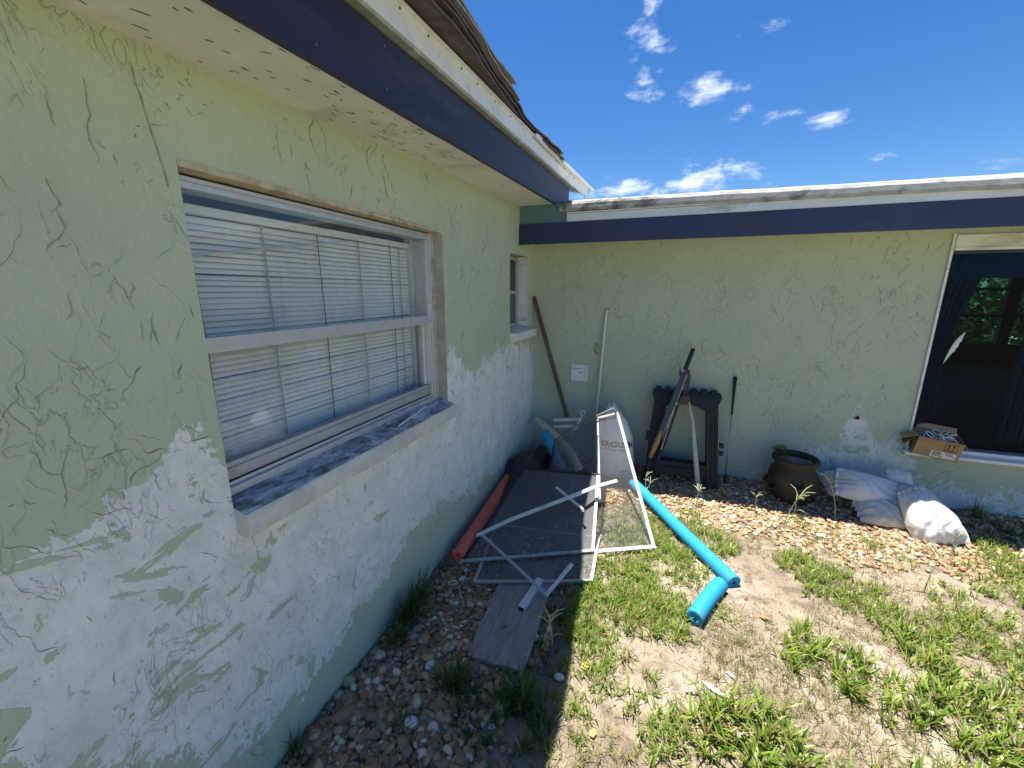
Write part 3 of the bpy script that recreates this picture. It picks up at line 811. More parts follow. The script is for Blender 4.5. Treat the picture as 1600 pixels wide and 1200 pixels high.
# ---- wide dark window of the back wing, with the room behind
def window_back():
    f = MB(); a, b, c, d = BW
    f.box((a-.019, -.012, c-.02), (a-.002, -.003, d+.10))                # side casing
    f.box((a-.001, -.020, d+.002), (b+.05, -.003, d+.088))               # head casing
    f.box((a-.001, -.026, d-.020), (b, -.006, d+.0015))
    w = f.build('window', 'white_board', HOUSE, bevel=.002)
    f = MB(); f.box((a+.001, .03, c+.031), (a+.016, .07, d-.021)); f.box((a+.017, .03, c+.031), (b, .07, c+.048)); f.box((a+.017, .03, d-.040), (b, .07, d-.021))
    f.build('frame', 'navy_back', w)
    s = MB(); s.hexa([(a-.04, -.062, c-.030), (b+.05, -.062, c-.030), (b+.05, -.0025, c-.030), (a-.04, -.0025, c-.030),
                      (a-.04, -.062, c-.004), (b+.05, -.062, c-.004), (b+.05, -.0025, c+.004), (a-.04, -.0025, c+.004)])
    s.box((a+.001, -.0015, c+.002), (b-.001, .075, c+.030))
    s.build('sill', 'white_metal', w, bevel=.003)
    p = MB(); p.box((a+.018, .048, c+.050), (b-.001, .052, d-.041)); p.build('pane', 'glass_dark', w)
    # the room: floor, far wall with a grid of panes open to the garden beyond
    m = MB(); m.box((.21, .21, -.02), (6.99, 4.0, .0)); m.build('room_floor', 'interior', HOUSE)
    hs = []
    for x in np.arange(3.4, 6.8, .85): hs += [(float(x), float(x)+.72, .95, 1.34), (float(x), float(x)+.72, 1.38, 1.72), (float(x), float(x)+.72, 1.76, 2.02)]
    wall_holes(0, 4.0, -1, .21, 6.99, -.02, 2.75, hs, .08).build('room_wall', ['interior', 'window_bar'], HOUSE)
    MB().box((.0, .21, 2.200), (6.99, 3.99, 2.215)).build('room_ceiling', 'interior', HOUSE)
window_back()
def curtain(name, x0, x1, zt, zb, pinch, mat, label, y=.14):
    m = MB(); nx, nz = 40, 14; vs = []
    for j in range(nz+1):
        t = j/nz; z = zt+(zb-zt)*t
        k = 1-(1-pinch)*math.sin(min(1, t/.62)*math.pi/2) if t < .62 else pinch+(1-pinch)*.35*(t-.62)/.38
        for i in range(nx+1):
            u = i/nx; vs.append((x0+(x1-x0)*u*k, y+.018*math.sin(u*34+t*2)+.01*math.sin(u*13), z))
    c = nx+1
    m.add(vs, [(j*c+i, j*c+i+1, (j+1)*c+i+1, (j+1)*c+i) for j in range(nz) for i in range(nx)])
    o = m.build(name, mat, None, smooth=True)
    sm = o.modifiers.new('solid', 'SOLIDIFY'); sm.thickness = .004
    tag(o, label, 'curtain'); return o
curtain('curtain', 3.215, 3.52, 1.99, .55, .42, 'curtain', 'navy curtain drawn to the left edge of the dark window')
curtain('curtain', 3.78, 4.10, 1.99, .55, .50, 'curtain_teal', 'dark teal curtain strip near the right picture edge, inside the dark window')
curtain('valance', 3.215, 5.5, 1.995, 1.80, 1.0, 'curtain', 'navy valance hanging across the top of the dark window', .115)
m = MB(); m.box((3.3, .55, .0), (6.5, 1.0, 1.0)); m.box((3.28, .53, 1.0005), (6.52, 1.02, 1.04))
tag(m.build('cabinet', 'interior', bevel=.01), 'low dark cabinet barely visible inside the dark window', 'cabinet')
# white feather-shaped strip just in front of the pane
m = MB(); pl = [(3.302, 1.157), (3.318, 1.190), (3.335, 1.228), (3.345, 1.252), (3.352, 1.247), (3.358, 1.285), (3.366, 1.282), (3.371, 1.325), (3.379, 1.330), (3.384, 1.368), (3.391, 1.407),
                (3.374, 1.385), (3.352, 1.350), (3.335, 1.310), (3.322, 1.265), (3.310, 1.210)]
m.prism(pl, lambda u, v, t: (u, t+.012*math.sin((v-1.15)*9)*.3, v), .0440, .0455)
tag(m.build('white_strip', 'strip_white'), 'white feather-shaped strip on the dark pane', 'strip')

# ---- fittings on the back wall
def cover_plate():
    f = MB(); x0, x1, z0, z1 = .408, .575, .812, .978
    f.box((x0, -.014, z0), (x1, -.002, z1))
    w = f.build('vent_cover', 'plate_white', HOUSE, bevel=.003)
    f = MB(); f.box((x0+.022, -.019, z0+.030), (x1-.022, -.0145, z1-.022)); f.build('flap', 'plate_white', w, bevel=.002)
    f = MB(); f.box((x0+.022, -.0205, z1-.040), (x1-.022, -.0195, z1-.036)); f.box((x0+.080, -.0215, z0+.086), (x0+.118, -.0195, z0+.094)); f.box((x1-.026, -.0200, z0+.032), (x1-.0225, -.0192, z1-.042)); f.build('slot', 'tool_black', w)
cover_plate()
h = MB(); n = 20; vs = []
prof = [(.026, -.002), (.024, -.010), (.0185, -.010), (.0175, -.003)]
h.add([(2.815+r*math.cos(2*math.pi*k/n), y, .680+r*.85*math.sin(2*math.pi*k/n)) for r, y in prof for k in range(n)],
      [(i*n+k, i*n+(k+1) % n, (i+1)*n+(k+1) % n, (i+1)*n+k) for i in range(3) for k in range(n)])
h.build('pipe_collar', 'pvc_beige', HOUSE, smooth=True)
h = MB(); h.tube([(2.815, -.0045, .680), (2.815, -.0015, .680)], .0190, 16); h.build('pipe_mouth', 'dark_gap', HOUSE)
h = MB()
for k in range(22):
    a = .5+k*.24; r = .036+.006*math.sin(k*2.3)
    p = Vector((.655+r*.55*math.cos(a), -.003, 1.135+r*1.3*math.sin(a)))
    h.tube([p, p+Vector((.006*random.random(), -.004, .014))], random.uniform(.003, .007), 6)
h.build('foam_residue', 'foam_yellow', HOUSE)

# ------------------------------------------------------------------ things leaning and lying about
def leaning_bar():
    t = tag(empty('wooden_bar', (.40, -.15, .40)), 'brown wooden bar leaning in the corner above the screens', 'bar')
    m = MB(); m.bar((.012, -.045, 1.645), (.405, -.125, .455), .036, .030, (0, 1, .3)); m.build('rail', 'brown_bar', t, bevel=.002)
    m = MB(); m.bar((.400, -.123, .470), (.419, -.128, .415), .024, .012, (0, 1, .3)); m.build('end_bracket', 'plate_white', t, bevel=.002)
leaning_bar()
def pipe_thing():
    t = tag(empty('conduit_pipe', (.70, -.06, .1)), 'thin white pipe with a bent tip leaning on the back wall', 'pipe')
    m = MB(); m.tube([(.744, -.022, 1.528), (.734, -.022, 1.512), (.727, -.023, 1.480), (.719, -.026, 1.28), (.703, -.036, .87), (.690, -.062, .50), (.68, -.10, .0)], .0115, 12)
    m.build('tube', 'pvc', t, smooth=True)
    m = MB(); m.tube([(.7435, -.022, 1.527), (.748, -.022, 1.535)], .0085, 12); m.build('mouth', 'dark_gap', t)
    m = MB(); m.tube([(.7175, -.027, 1.262), (.7160, -.027, 1.225)], .0145, 12); m.build('coupling', 'pvc', t, smooth=True)
pipe_thing()

def noodle(name, path, r, mat, label, ends=(True, True), group=None):
    """foam tube with a hollow core"""
    P = [Vector(p) for p in path]
    # smooth the path
    out = []
    for i in range(len(P)-1):
        p0 = P[max(i-1, 0)]; p1 = P[i]; p2 = P[i+1]; p3 = P[min(i+2, len(P)-1)]
        for k in range(8):
            t = k/8
            out.append(.5*((2*p1)+(-p0+p2)*t+(2*p0-5*p1+4*p2-p3)*t*t+(-p0+3*p1-3*p2+p3)*t**3))
    out.append(P[-1])
    d0 = (out[0]-out[1]).normalized(); d1 = (out[-1]-out[-2]).normalized()
    m = MB(); n = 24
    rr = [r*(1+.02*noise.noise(Vector((i*.7, r*99, 0)))) for i in range(len(out))]
    path2 = [out[0]-d0*.004]+out+[out[-1]-d1*.004]
    # outer skin, rolled rim, inner bore
    seq = [out[0]-d0*.05, out[0]-d0*.002, out[0], out[0]-d0*.004]+out[1:-1]+[out[-1]-d1*.004, out[-1], out[-1]-d1*.002, out[-1]-d1*.05]
    rad = [r*.26, r*.28, r*.86, r]+rr[1:-1]+[r, r*.86, r*.28, r*.26]
    dirs = [d0*-1]*4+[None]*(len(out)-2)+[d1]*4
    vs = []; prev = None
    for i, p in enumerate(seq):
        d = dirs[i] if dirs[i] is not None else (seq[i+1]-seq[i-1]).normalized()
        x = d.orthogonal().normalized() if prev is None else (prev-d*prev.dot(d)).normalized()
        prev = x; y = d.cross(x)
        for k in range(n):
            a = 2*math.pi*k/n; vs.append(p+(x*math.cos(a)+y*math.sin(a))*rad[i])
    L = len(seq)
    fs = [(i*n+k, i*n+(k+1) % n, (i+1)*n+(k+1) % n, (i+1)*n+k) for i in range(L-1) for k in range(n)]
    fs += [tuple(range(n-1, -1, -1)), tuple((L-1)*n+k for k in range(n))]
    m.add(vs, fs)
    o = m.build(name, mat, None, smooth=True)
    return tag(o, label, 'pool noodle', group)
NR = .044
noodle('pool_noodle', [(1.00, -.345, .045), (1.082, -.490, .046), (1.333, -.905, .034), (1.501, -1.183, .026), (1.637, -1.394, .018), (1.768, -1.605, .012)], NR, 'noodle_blue', 'long blue foam pool noodle lying across the sunny grass', group='blue pool noodles')
noodle('pool_noodle', [(1.690, -1.640, .012), (1.612, -1.785, .006), (1.530, -1.965, .001)], NR, 'noodle_blue', 'short blue noodle piece butting against the end of the long one', group='blue pool noodles')
noodle('pool_noodle', [(.278, -.515, .410), (.376, -.60, .312), (.462, -.685, .215), (.562, -.78, .122), (.665, -.885, .050)], .043, 'noodle_blue', 'blue noodle slanting down behind the dark window screens', group='blue pool noodles')
noodle('pool_noodle', [(.112, -1.955, .010), (.098, -1.66, .022), (.086, -1.39, .038), (.074, -1.01, .070), (.066, -.68, .110)], .048, 'noodle_red', 'salmon red foam noodle lying along the foot of the left wall')
# fat beige pipe in the corner
t = tag(empty('drain_pipe', (.09, -.10, .38)), 'fat beige plastic pipe sticking out of the pile in the corner', 'pipe')
m = MB(); m.tube([(.082, -.105, .385), (.10, -.13, .376), (.32, -.36, .345), (.56, -.62, .28), (.66, -.72, .18)], .037, 20); m.build('tube', 'pvc_beige', t, smooth=True)
m = MB(); m.tube([(.0815, -.1045, .3855), (.079, -.101, .387)], .032, 20); m.build('cap', 'pvc', t)

def white_bracket():
    t = tag(empty('plastic_bracket', (.42, -.2, .36)), 'white two-bar plastic bracket lying between pipe and sack', 'bracket')
    for (a, b) in (((.286, -.20, .430), (.540, -.20, .470)), ((.288, -.20, .362), (.500, -.20, .398))):
        m = MB(); m.bar(a, b, .022, .028); m.build('bar', 'pvc', t, bevel=.003)
    m = MB(); m.bar((.572, -.225, .500), (.482, -.225, .300), .022, .040, (0, 1, 0)); m.build('upright', 'pvc', t, bevel=.003)
    m = MB(); r = []
    m.tube([(.579+.022*math.cos(a), -.215, .540+.022*math.sin(a)) for a in [k*2*math.pi/16 for k in range(17)]], .0055, 8, cap=False); m.build('eye_ring', 'pvc', t, smooth=True)
    m = MB(); m.bar((.574, -.215, .518), (.566, -.22, .498), .009, .009); m.build('eye_stem', 'pvc', t)
white_bracket()
# crumpled black plastic in the corner, spread under the screens to deepen their shade
m = MB(); n1, n2 = 44, 22; vs = []
for j in range(n2+1):
    th = math.pi*.5*j/n2
    for i in range(n1):
        ph = 2*math.pi*i/n1
        d = Vector((math.cos(ph)*math.cos(th), math.sin(ph)*math.cos(th), math.sin(th)))
        k = 1+.22*noise.noise(d*2.2)+.10*noise.noise(d*6+Vector((3, 1, 0)))
        yy = -.90+.80*d.y*k
        hh = (.275 if d.x > 0 else .275-.12*d.x)*max(.10, min(1, (yy+1.66)/.90))
        vs.append((max(.012, .36+.36*d.x*k), yy, -.05+hh*d.z*k*(.78+.22*(1-d.x))))
m.add(vs, [(j*n1+i, j*n1+(i+1) % n1, (j+1)*n1+(i+1) % n1, (j+1)*n1+i) for j in range(n2) for i in range(n1)])
tag(m.build('plastic_sheet', 'black_plastic'), 'crumpled black plastic sheet heaped under the screens in the corner', 'plastic sheet')

# ---- printed sack
def sack():
    t = tag(empty('sack', (.915, -.29, 0)), 'tall white printed sack standing at the back wall behind the screens', 'sack')
    cx, cy = .900, -.275
    def wid(z):
        k = z/.66
        pts = [(0, .150), (.06, .178), (.25, .190), (.45, .178), (.62, .158), (.78, .120), (.90, .070), (.97, .040), (1.0, .022)]
        for (a, b), (c, d) in zip(pts, pts[1:]):
            if k <= c: return b+(d-b)*(k-a)/(c-a)
        return .02
    def surf(ph, z, off=0.0):
        w = wid(z); k = z/.66
        sh = -.075*max(0, k-.35)**1.3
        fold = (.003+.018*max(0, k-.55))*math.sin(ph*9+z*11)+.010*noise.noise(Vector((math.cos(ph)*2.2, math.sin(ph)*2.2, z*7)))
        w2 = w+fold*min(1, w/.1)+off
        e = .80
        c, s = math.cos(ph), math.sin(ph)
        return Vector((cx+sh+w2*math.copysign(abs(c)**e, c), cy+.02*k+w2*.70*math.copysign(abs(s)**e, s), z-.005))
    m = MB(); n = 72; L = 46; vs = []
    for j in range(L+1):
        for i in range(n): vs.append(surf(2*math.pi*i/n, .66*j/L))
    m.add(vs, [(j*n+i, j*n+(i+1) % n, (j+1)*n+(i+1) % n, (j+1)*n+i) for j in range(L) for i in range(n)]+[tuple(range(n-1, -1, -1)), tuple(L*n+i for i in range(n))])
    b = m.build('body', 'sack_white', t, smooth=True)
    # crumpled neck flaps
    m = MB()
    for k in range(5):
        a = k*1.3; p = surf(a, .655)
        q = [p+Vector((random.uniform(-.02, .02), random.uniform(-.02, .01), random.uniform(.004, .035))) for _ in range(3)]
        p2 = surf(a+.7, .61, .004); m.add([p, q[0], q[1], p2, q[2]], [(0, 1, 2), (0, 2, 3), (1, 2, 4)])
    m.build('neck_flap', 'sack_white', t)
    def lettering(txt, name, size, ph0, z0, width_at, bold):
        cu = bpy.data.curves.new('lettering', 'FONT'); cu.body = txt; cu.size = size; cu.offset = bold; cu.resolution_u = 3
        tmp = bpy.data.objects.new('lettering_tmp', cu); COL.objects.link(tmp)
        bpy.context.view_layer.update()
        me = bpy.data.meshes.new_from_object(tmp.evaluated_get(bpy.context.evaluated_depsgraph_get()))
        bm = bmesh.new(); bm.from_mesh(me); bmesh.ops.triangulate(bm, faces=bm.faces)
        vs = []
        for v in bm.verts:
            ph = ph0+v.co.x/width_at
            p = surf(ph, z0+v.co.y, .0035); vs.append(p)
        fs = [tuple(v.index for v in f.verts) for f in bm.faces]; bm.free()
        bpy.data.objects.remove(tmp); bpy.data.curves.remove(cu); bpy.data.meshes.remove(me)
        mm = MB(); mm.add(vs, fs); return mm.build(name, 'ink', b)
    lettering('FERGUSON', 'lettering', .068, math.pi*1.5-.68, .305, .178, .0028)
    m = MB(); x = -.60
    while x < .60:
        w = random.uniform(.03, .10)
        p = [surf(math.pi*1.5+x, .272, .003), surf(math.pi*1.5+x+w, .272, .003), surf(math.pi*1.5+x+w, .279+random.uniform(0, .005), .003), surf(math.pi*1.5+x, .279+random.uniform(0, .005), .003)]
        m.add(p, [(0, 1, 2, 3)]); x += w+random.uniform(.012, .04)
    m.build('small_print', 'ink', b)
sack()

# ---- heap of insect screens
def screen(name, c, label, mesh_mat, bars, width=.020, thick=.010, cat='window screen', sides=(1, 1, 1, 1), group='loose insect screens'):
    """c: BL, BR, TR, TL corners; bars = material of the frame"""
    c = [Vector(p) for p in c]
    t = tag(empty(name, tuple((c[0]+c[1])/2)), label, cat, group)
    nrm = (c[1]-c[0]).cross(c[3]-c[0]).normalized()
    for k in range(4):
        if not sides[k]: continue
        a, b = c[k], c[(k+1) % 4]; d = (b-a).normalized()
        m = MB(); mid = (a+b)/2+nrm*random.uniform(-.006, .006)
        e = width*.5
        m.bar(a-d*(e if k % 2 == 0 else -e), mid, width, thick, nrm); m.bar(mid, b+d*(e if k % 2 == 0 else -e), width, thick, nrm)
        m.build('frame_bar', bars[k] if isinstance(bars, (list, tuple)) else bars, t)
    m = MB(); n = 12; vs = []
    for j in range(n+1):
        for i in range(n+1):
            u, v = i/n, j/n
            p = (c[0]*(1-u)+c[1]*u)*(1-v)+(c[3]*(1-u)+c[2]*u)*v
            vs.append(p+nrm*(.018*noise.noise(Vector((u*2.5, v*2.5, c[0].x*9)))-.01)*math.sin(math.pi*u)*math.sin(math.pi*v))
    m.add(vs, [(j*(n+1)+i, j*(n+1)+i+1, (j+1)*(n+1)+i+1, (j+1)*(n+1)+i) for j in range(n) for i in range(n)])
    m.build('mesh', mesh_mat, t, smooth=True)
    return t
screen('window_screen', [(.165, -1.985, .012), (.928, -1.585, .012), (.872, -1.10, .335), (.225, -.930, .205)],
       'biggest dark insect screen leaning over the heap beside the red noodle', 'screen_mesh', ['frame_grey', 'frame_white', 'tool_black', 'tool_black'])
screen('window_screen', [(.940, -1.572, .000), (1.308, -1.370, -.006), (.938, -.560, .676), (.782, -.568, .620)],
       'pale see-through screen with white frame, rightmost in the heap', 'screen_mesh_thin', ['frame_white', 'frame_white', 'frame_bent', 'frame_white'], width=.022, sides=(1, 1, 1, 0))
screen('window_screen', [(.308, -2.109, -.006), (.964, -1.852, -.008), (.940, -1.40, -.004), (.200, -1.50, -.002)],
       'low screen lying flat under the heap at the end of the wooden board', 'screen_mesh', ['frame_grey', 'frame_white', 'frame_grey', 'frame_grey'], width=.018)
# second skin of mesh folded inside the heap
screen('window_screen', [(.47, -1.12, .030), (.895, -1.08, .120), (.774, -.565, .613), (.400, -.605, .345)],
       'upright grey screen between the biggest screen and the printed sack', 'screen_mesh', ['tool_black', 'frame_white', 'frame_bent', 'tool_black'], width=.016)
# bent wire-like frame rail along the top
m = MB(); m.tube([(.398, -.592, .360), (.500, -.60, .468), (.560, -.60, .510), (.700, -.595, .602), (.835, -.59, .682), (.905, -.585, .722), (.918, -.585, .700), (.930, -.58, .672)], .0075, 8)
tag(m.build('bent_rail', 'frame_bent', smooth=True), 'bent grey metal rail along the top of the screen heap', 'rail')
m = MB()
pth = [(.160, -1.765, .055), (.36, -1.64, .150), (.562, -1.520, .222), (.740, -1.385, .275), (.899, -1.265, .322), (1.019, -1.165, .338)]
for a, b in zip(pth, pth[1:]): m.bar(a, b, .024, .012, (0, -.5, 1))
tag(m.build('frame_rail', 'frame_white'), 'long white frame rail crossing the dark screens diagonally', 'rail')
m = MB(); m.bar((.600, -1.315, .285), (.828, -1.465, .232), .016, .010); m.bar((.826, -1.464, .232), (.832, -1.466, .214), .02, .012)
tag(m.build('short_rail', 'frame_white'), 'short white rail lying crosswise on the dark screens', 'rail')
t = tag(empty('frame_corner', (.755, -2.095, -.03)), 'bent corner of a broken screen frame, forming a V above the board', 'frame')
m = MB(); m.bar((.235, -1.835, .122), (.760, -2.100, .016), .020, .010, (0, -.2, 1)); m.build('rail', 'frame_grey', t)
m = MB(); m.bar((.751, -2.099, .020), (.842, -1.850, .072), .020, .010, (0, -.2, 1)); m.build('rail', 'frame_white', t)
t = tag(empty('square_tube', (.66, -2.1, -.01)), 'short white square tube resting on the grey board', 'tube')
o = MB(); o.bar((.672, -1.955, -.012), (.636, -2.205, -.020), .040, .030); o.build('tube', 'frame_white', t, bevel=.002)
o = MB(); o.bar((.6362, -2.2035, -.0200), (.6356, -2.2075, -.0201), .034, .024); o.build('mouth', 'dark_gap', t)
# weathered board
m = MB(); nx, ny = 8, 16; vs = []
A, B, Cc, D = Vector((.476, -2.553, -.040)), Vector((.766, -2.545, -.040)), Vector((.742, -1.76, -.018)), Vector((.420, -1.80, -.018))
for lay in (0, 1):
    for j in range(ny+1):
        for i in range(nx+1):
            u, v = i/nx, j/ny; p = (A*(1-u)+B*u)*(1-v)+(D*(1-u)+Cc*u)*v
            jag = (.010*noise.noise(Vector((u*9, 0, 3)))*(1-v)**8 if j == 0 else 0)+(.004*noise.noise(Vector((v*12, u*2, 1))) if i in (0, nx) else 0)
            vs.append(p+Vector((jag if i in (0, nx) else 0, jag if j == 0 else 0, (-.022 if lay == 0 else 0)+.003*noise.noise(Vector((u*3, v*4, 0))))))
c = nx+1; K = c*(ny+1)
fs = [(j*c+i, (j+1)*c+i, (j+1)*c+i+1, j*c+i+1) for j in range(ny) for i in range(nx)]+[(K+j*c+i, K+j*c+i+1, K+(j+1)*c+i+1, K+(j+1)*c+i) for j in range(ny) for i in range(nx)]
fs += [(i, i+1, K+i+1, K+i) for i in range(nx)]+[(j*c, K+j*c, K+(j+1)*c, (j+1)*c) for j in range(ny)]+[(j*c+nx, (j+1)*c+nx, K+(j+1)*c+nx, K+j*c+nx) for j in range(ny)]+[(ny*c+i, K+ny*c+i, K+ny*c+i+1, ny*c+i+1) for i in range(nx)]
m.add(vs, fs)
tag(m.build('wooden_board', 'old_wood'), 'weathered grey wooden board lying on the pebbles in shade', 'board')

# ---- folded plastic sawhorse
def sawhorse():
    t = tag(empty('sawhorse', (1.5, -.2, 0)), 'folded dark green plastic sawhorse leaning on the back wall', 'sawhorse')
    def fr(u, v, d): return (u, -.275+.22*v-d, v-.015)           # leaning plane
    def half(name, dy, mi=0):
        m = MB()
        def q(poly, t0, t1): m.prism(poly, lambda u, v, d: fr(u, v, d+dy), t0, t1)
        q([(1.205, .790), (1.225, .735), (1.330, .655), (1.340, .700), (1.455, .722), (1.560, .716), (1.665, .672), (1.668, .655), (1.760, .735), (1.785, .795), (1.778, .822), (1.210, .818)], 0, .050)   # top beam with arch
        q([(1.225, .734), (1.204, .430), (1.196, .080), (1.215, .0), (1.290, .0), (1.316, .200), (1.330, .654)], 0, .045)   # left leg
        q([(1.760, .734), (1.778, .480), (1.812, .0), (1.715, .0), (1.700, .20), (1.668, .654)], 0, .045)                    # right leg
        q([(1.3165, .200), (1.6995, .205), (1.714, .085), (1.300, .075)], .004, .040)                                       # cross rail
        return m.build(name, 'plastic_green', t, bevel=.006)
    half('front_frame', 0.0); half('rear_frame', -.062)
    for (x, z) in ((1.252, .836), (1.335, .836), (1.418, .836), (1.560, .838), (1.640, .838), (1.722, .838)):
        m = MB(); p = [fr(x-.026, .8195, .044), fr(x+.026, .8195, .044), fr(x+.026, .8195, -.055), fr(x-.026, .8195, -.055), fr(x-.021, .850, .040), fr(x+.021, .850, .040), fr(x+.021, .850, -.05), fr(x-.021, .850, -.05)]
        m.hexa(p); m.build('tooth', 'plastic_green', t, bevel=.005)
    for s in ([(1.236, .60), (1.256, .60), (1.246, .06), (1.226, .06)], [(1.272, .62), (1.290, .62), (1.270, .06), (1.254, .06)], [(1.712, .62), (1.730, .62), (1.772, .05), (1.752, .05)], [(1.742, .62), (1.754, .62), (1.796, .05), (1.784, .05)], [(1.33, .160), (1.69, .165), (1.69, .150), (1.33, .145)], [(1.25, .800), (1.75, .803), (1.75, .788), (1.25, .785)]):
        m = MB(); m.prism(s, lambda u, v, d: fr(u, v, d), .0505, .0600) if s[0][1] > .7 else m.prism(s, lambda u, v, d: fr(u, v, d), .0455 if s[0][0] < 1.31 or s[0][0] > 1.69 else .0405, .055); m.build('rib', 'plastic_green', t, bevel=.002)
    for z in (.30, .37):
        m = MB(); m.prism([(1.800-.05*(z-.3), z), (1.832, z), (1.832, z+.03), (1.795, z+.04)], lambda u, v, d: fr(u, v, d), .0, .03); m.build('latch', 'plastic_green', t)
    m = MB(); m.prism([(1.172, .36), (1.200, .36), (1.204, .44), (1.180, .44)], lambda u, v, d: fr(u, v, d), .0, .03); m.build('latch', 'plastic_green', t)
sawhorse()

def hand_tools():
    # loppers: black grip up, jaws in the middle, black and grey handles below
    t = tag(empty('loppers', (1.48, -.28, 0)), 'rusty loppers with one pale and one black handle against the sawhorse', 'loppers')
    m = MB(); m.tube([(1.513, -.115, 1.207), (1.462, -.165, 1.020)], .0185, 12); m.build('grip', 'tool_black', t, smooth=False)
    m = MB(); m.prism([(1.444, 1.020), (1.490, 1.045), (1.505, .985), (1.500, .880), (1.478, .800), (1.455, .800), (1.462, .900)], lambda u, v, d: (u, d, v), -.265, -.250); m.build('blade', 'tool_rust', t, bevel=.002)
    m = MB(); m.prism([(1.410, 1.058), (1.428, 1.010), (1.432, .975), (1.412, .985)], lambda u, v, d: (u, d, v), -.262, -.250); m.build('hook', 'tool_rust', t)
    m = MB(); m.prism([(1.425, .770), (1.455, .815), (1.500, .820), (1.525, .775), (1.500, .735), (1.455, .735), (1.415, .72)], lambda u, v, d: (u, d, v), -.292, -.2655); m.build('pivot_plate', 'tool_rust', t, bevel=.003)
    m = MB(); m.tube([(1.412, -.305, .742), (1.412, -.291, .742)], .012, 10); m.build('bolt', 'steel', t)
    m = MB(); m.bar((1.420, -.275, .740), (1.262, -.300, .02), .036, .020, (0, 1, 0)); m.build('handle', 'tool_black', t, bevel=.004)
    m = MB(); m.bar((1.400, -.290, .700), (1.318, -.300, .300), .008, .010, (0, 1, 0)); m.build('tape_strip', 'tool_grey', t)
    m = MB(); m.tube([(1.505, -.280, .785), (1.522, -.285, .700), (1.552, -.300, .600)], [.010, .012, .014], 10); m.tube([(1.552, -.300, .600), (1.610, -.325, .250), (1.652, -.345, -.005)], [.014, .022, .022], 12); m.build('handle', 'tool_grey', t, smooth=False)
    # flat blue blade with wooden handle
    t = tag(empty('long_tool', (1.22, -.34, .05)), 'blue bar with a wooden handle leaning across the sawhorse', 'tool')
    m = MB(); m.bar((1.455, -.262, 1.012), (1.303, -.325, .485), .044, .012, (0, 1, .2)); m.build('bar', 'tool_blue', t, bevel=.002)
    m = MB(); m.bar((1.474, -.268, 1.000), (1.350, -.322, .52), .006, .010, (0, 1, .2)); m.build('edge_strip', 'tool_grey', t)
    m = MB(); m.tube([(1.304, -.326, .488), (1.270, -.335, .36), (1.229, -.342, .225)], [.018, .023, .020], 12); m.build('wood_handle', 'tool_wood', t, smooth=True)
    m = MB(); m.tube([(1.229, -.342, .225), (1.215, -.345, .14), (1.200, -.35, -.005)], [.024, .026, .03], 12); m.build('socket', 'tool_black', t, smooth=True)
    # golf club
    t = tag(empty('golf_club', (1.885, -.12, 0)), 'thin golf club with black grip leaning upside right on the back wall', 'golf club')
    m = MB(); m.tube([(1.885, -.016, .962), (1.884, -.045, .80), (1.884, -.075, .625)], [.0145, .0125, .0085], 10); m.build('grip', 'tool_black', t, smooth=True)
    m = MB(); m.tube([(1.884, -.075, .625), (1.884, -.14, .06)], .0052, 8); m.build('shaft', 'steel', t, smooth=True)
    m = MB(); m.tube([(1.884, -.138, .075), (1.886, -.145, .02), (1.868, -.155, -.004)], [.009, .011, .014], 8); m.build('head', 'tool_black', t, smooth=True)
hand_tools()

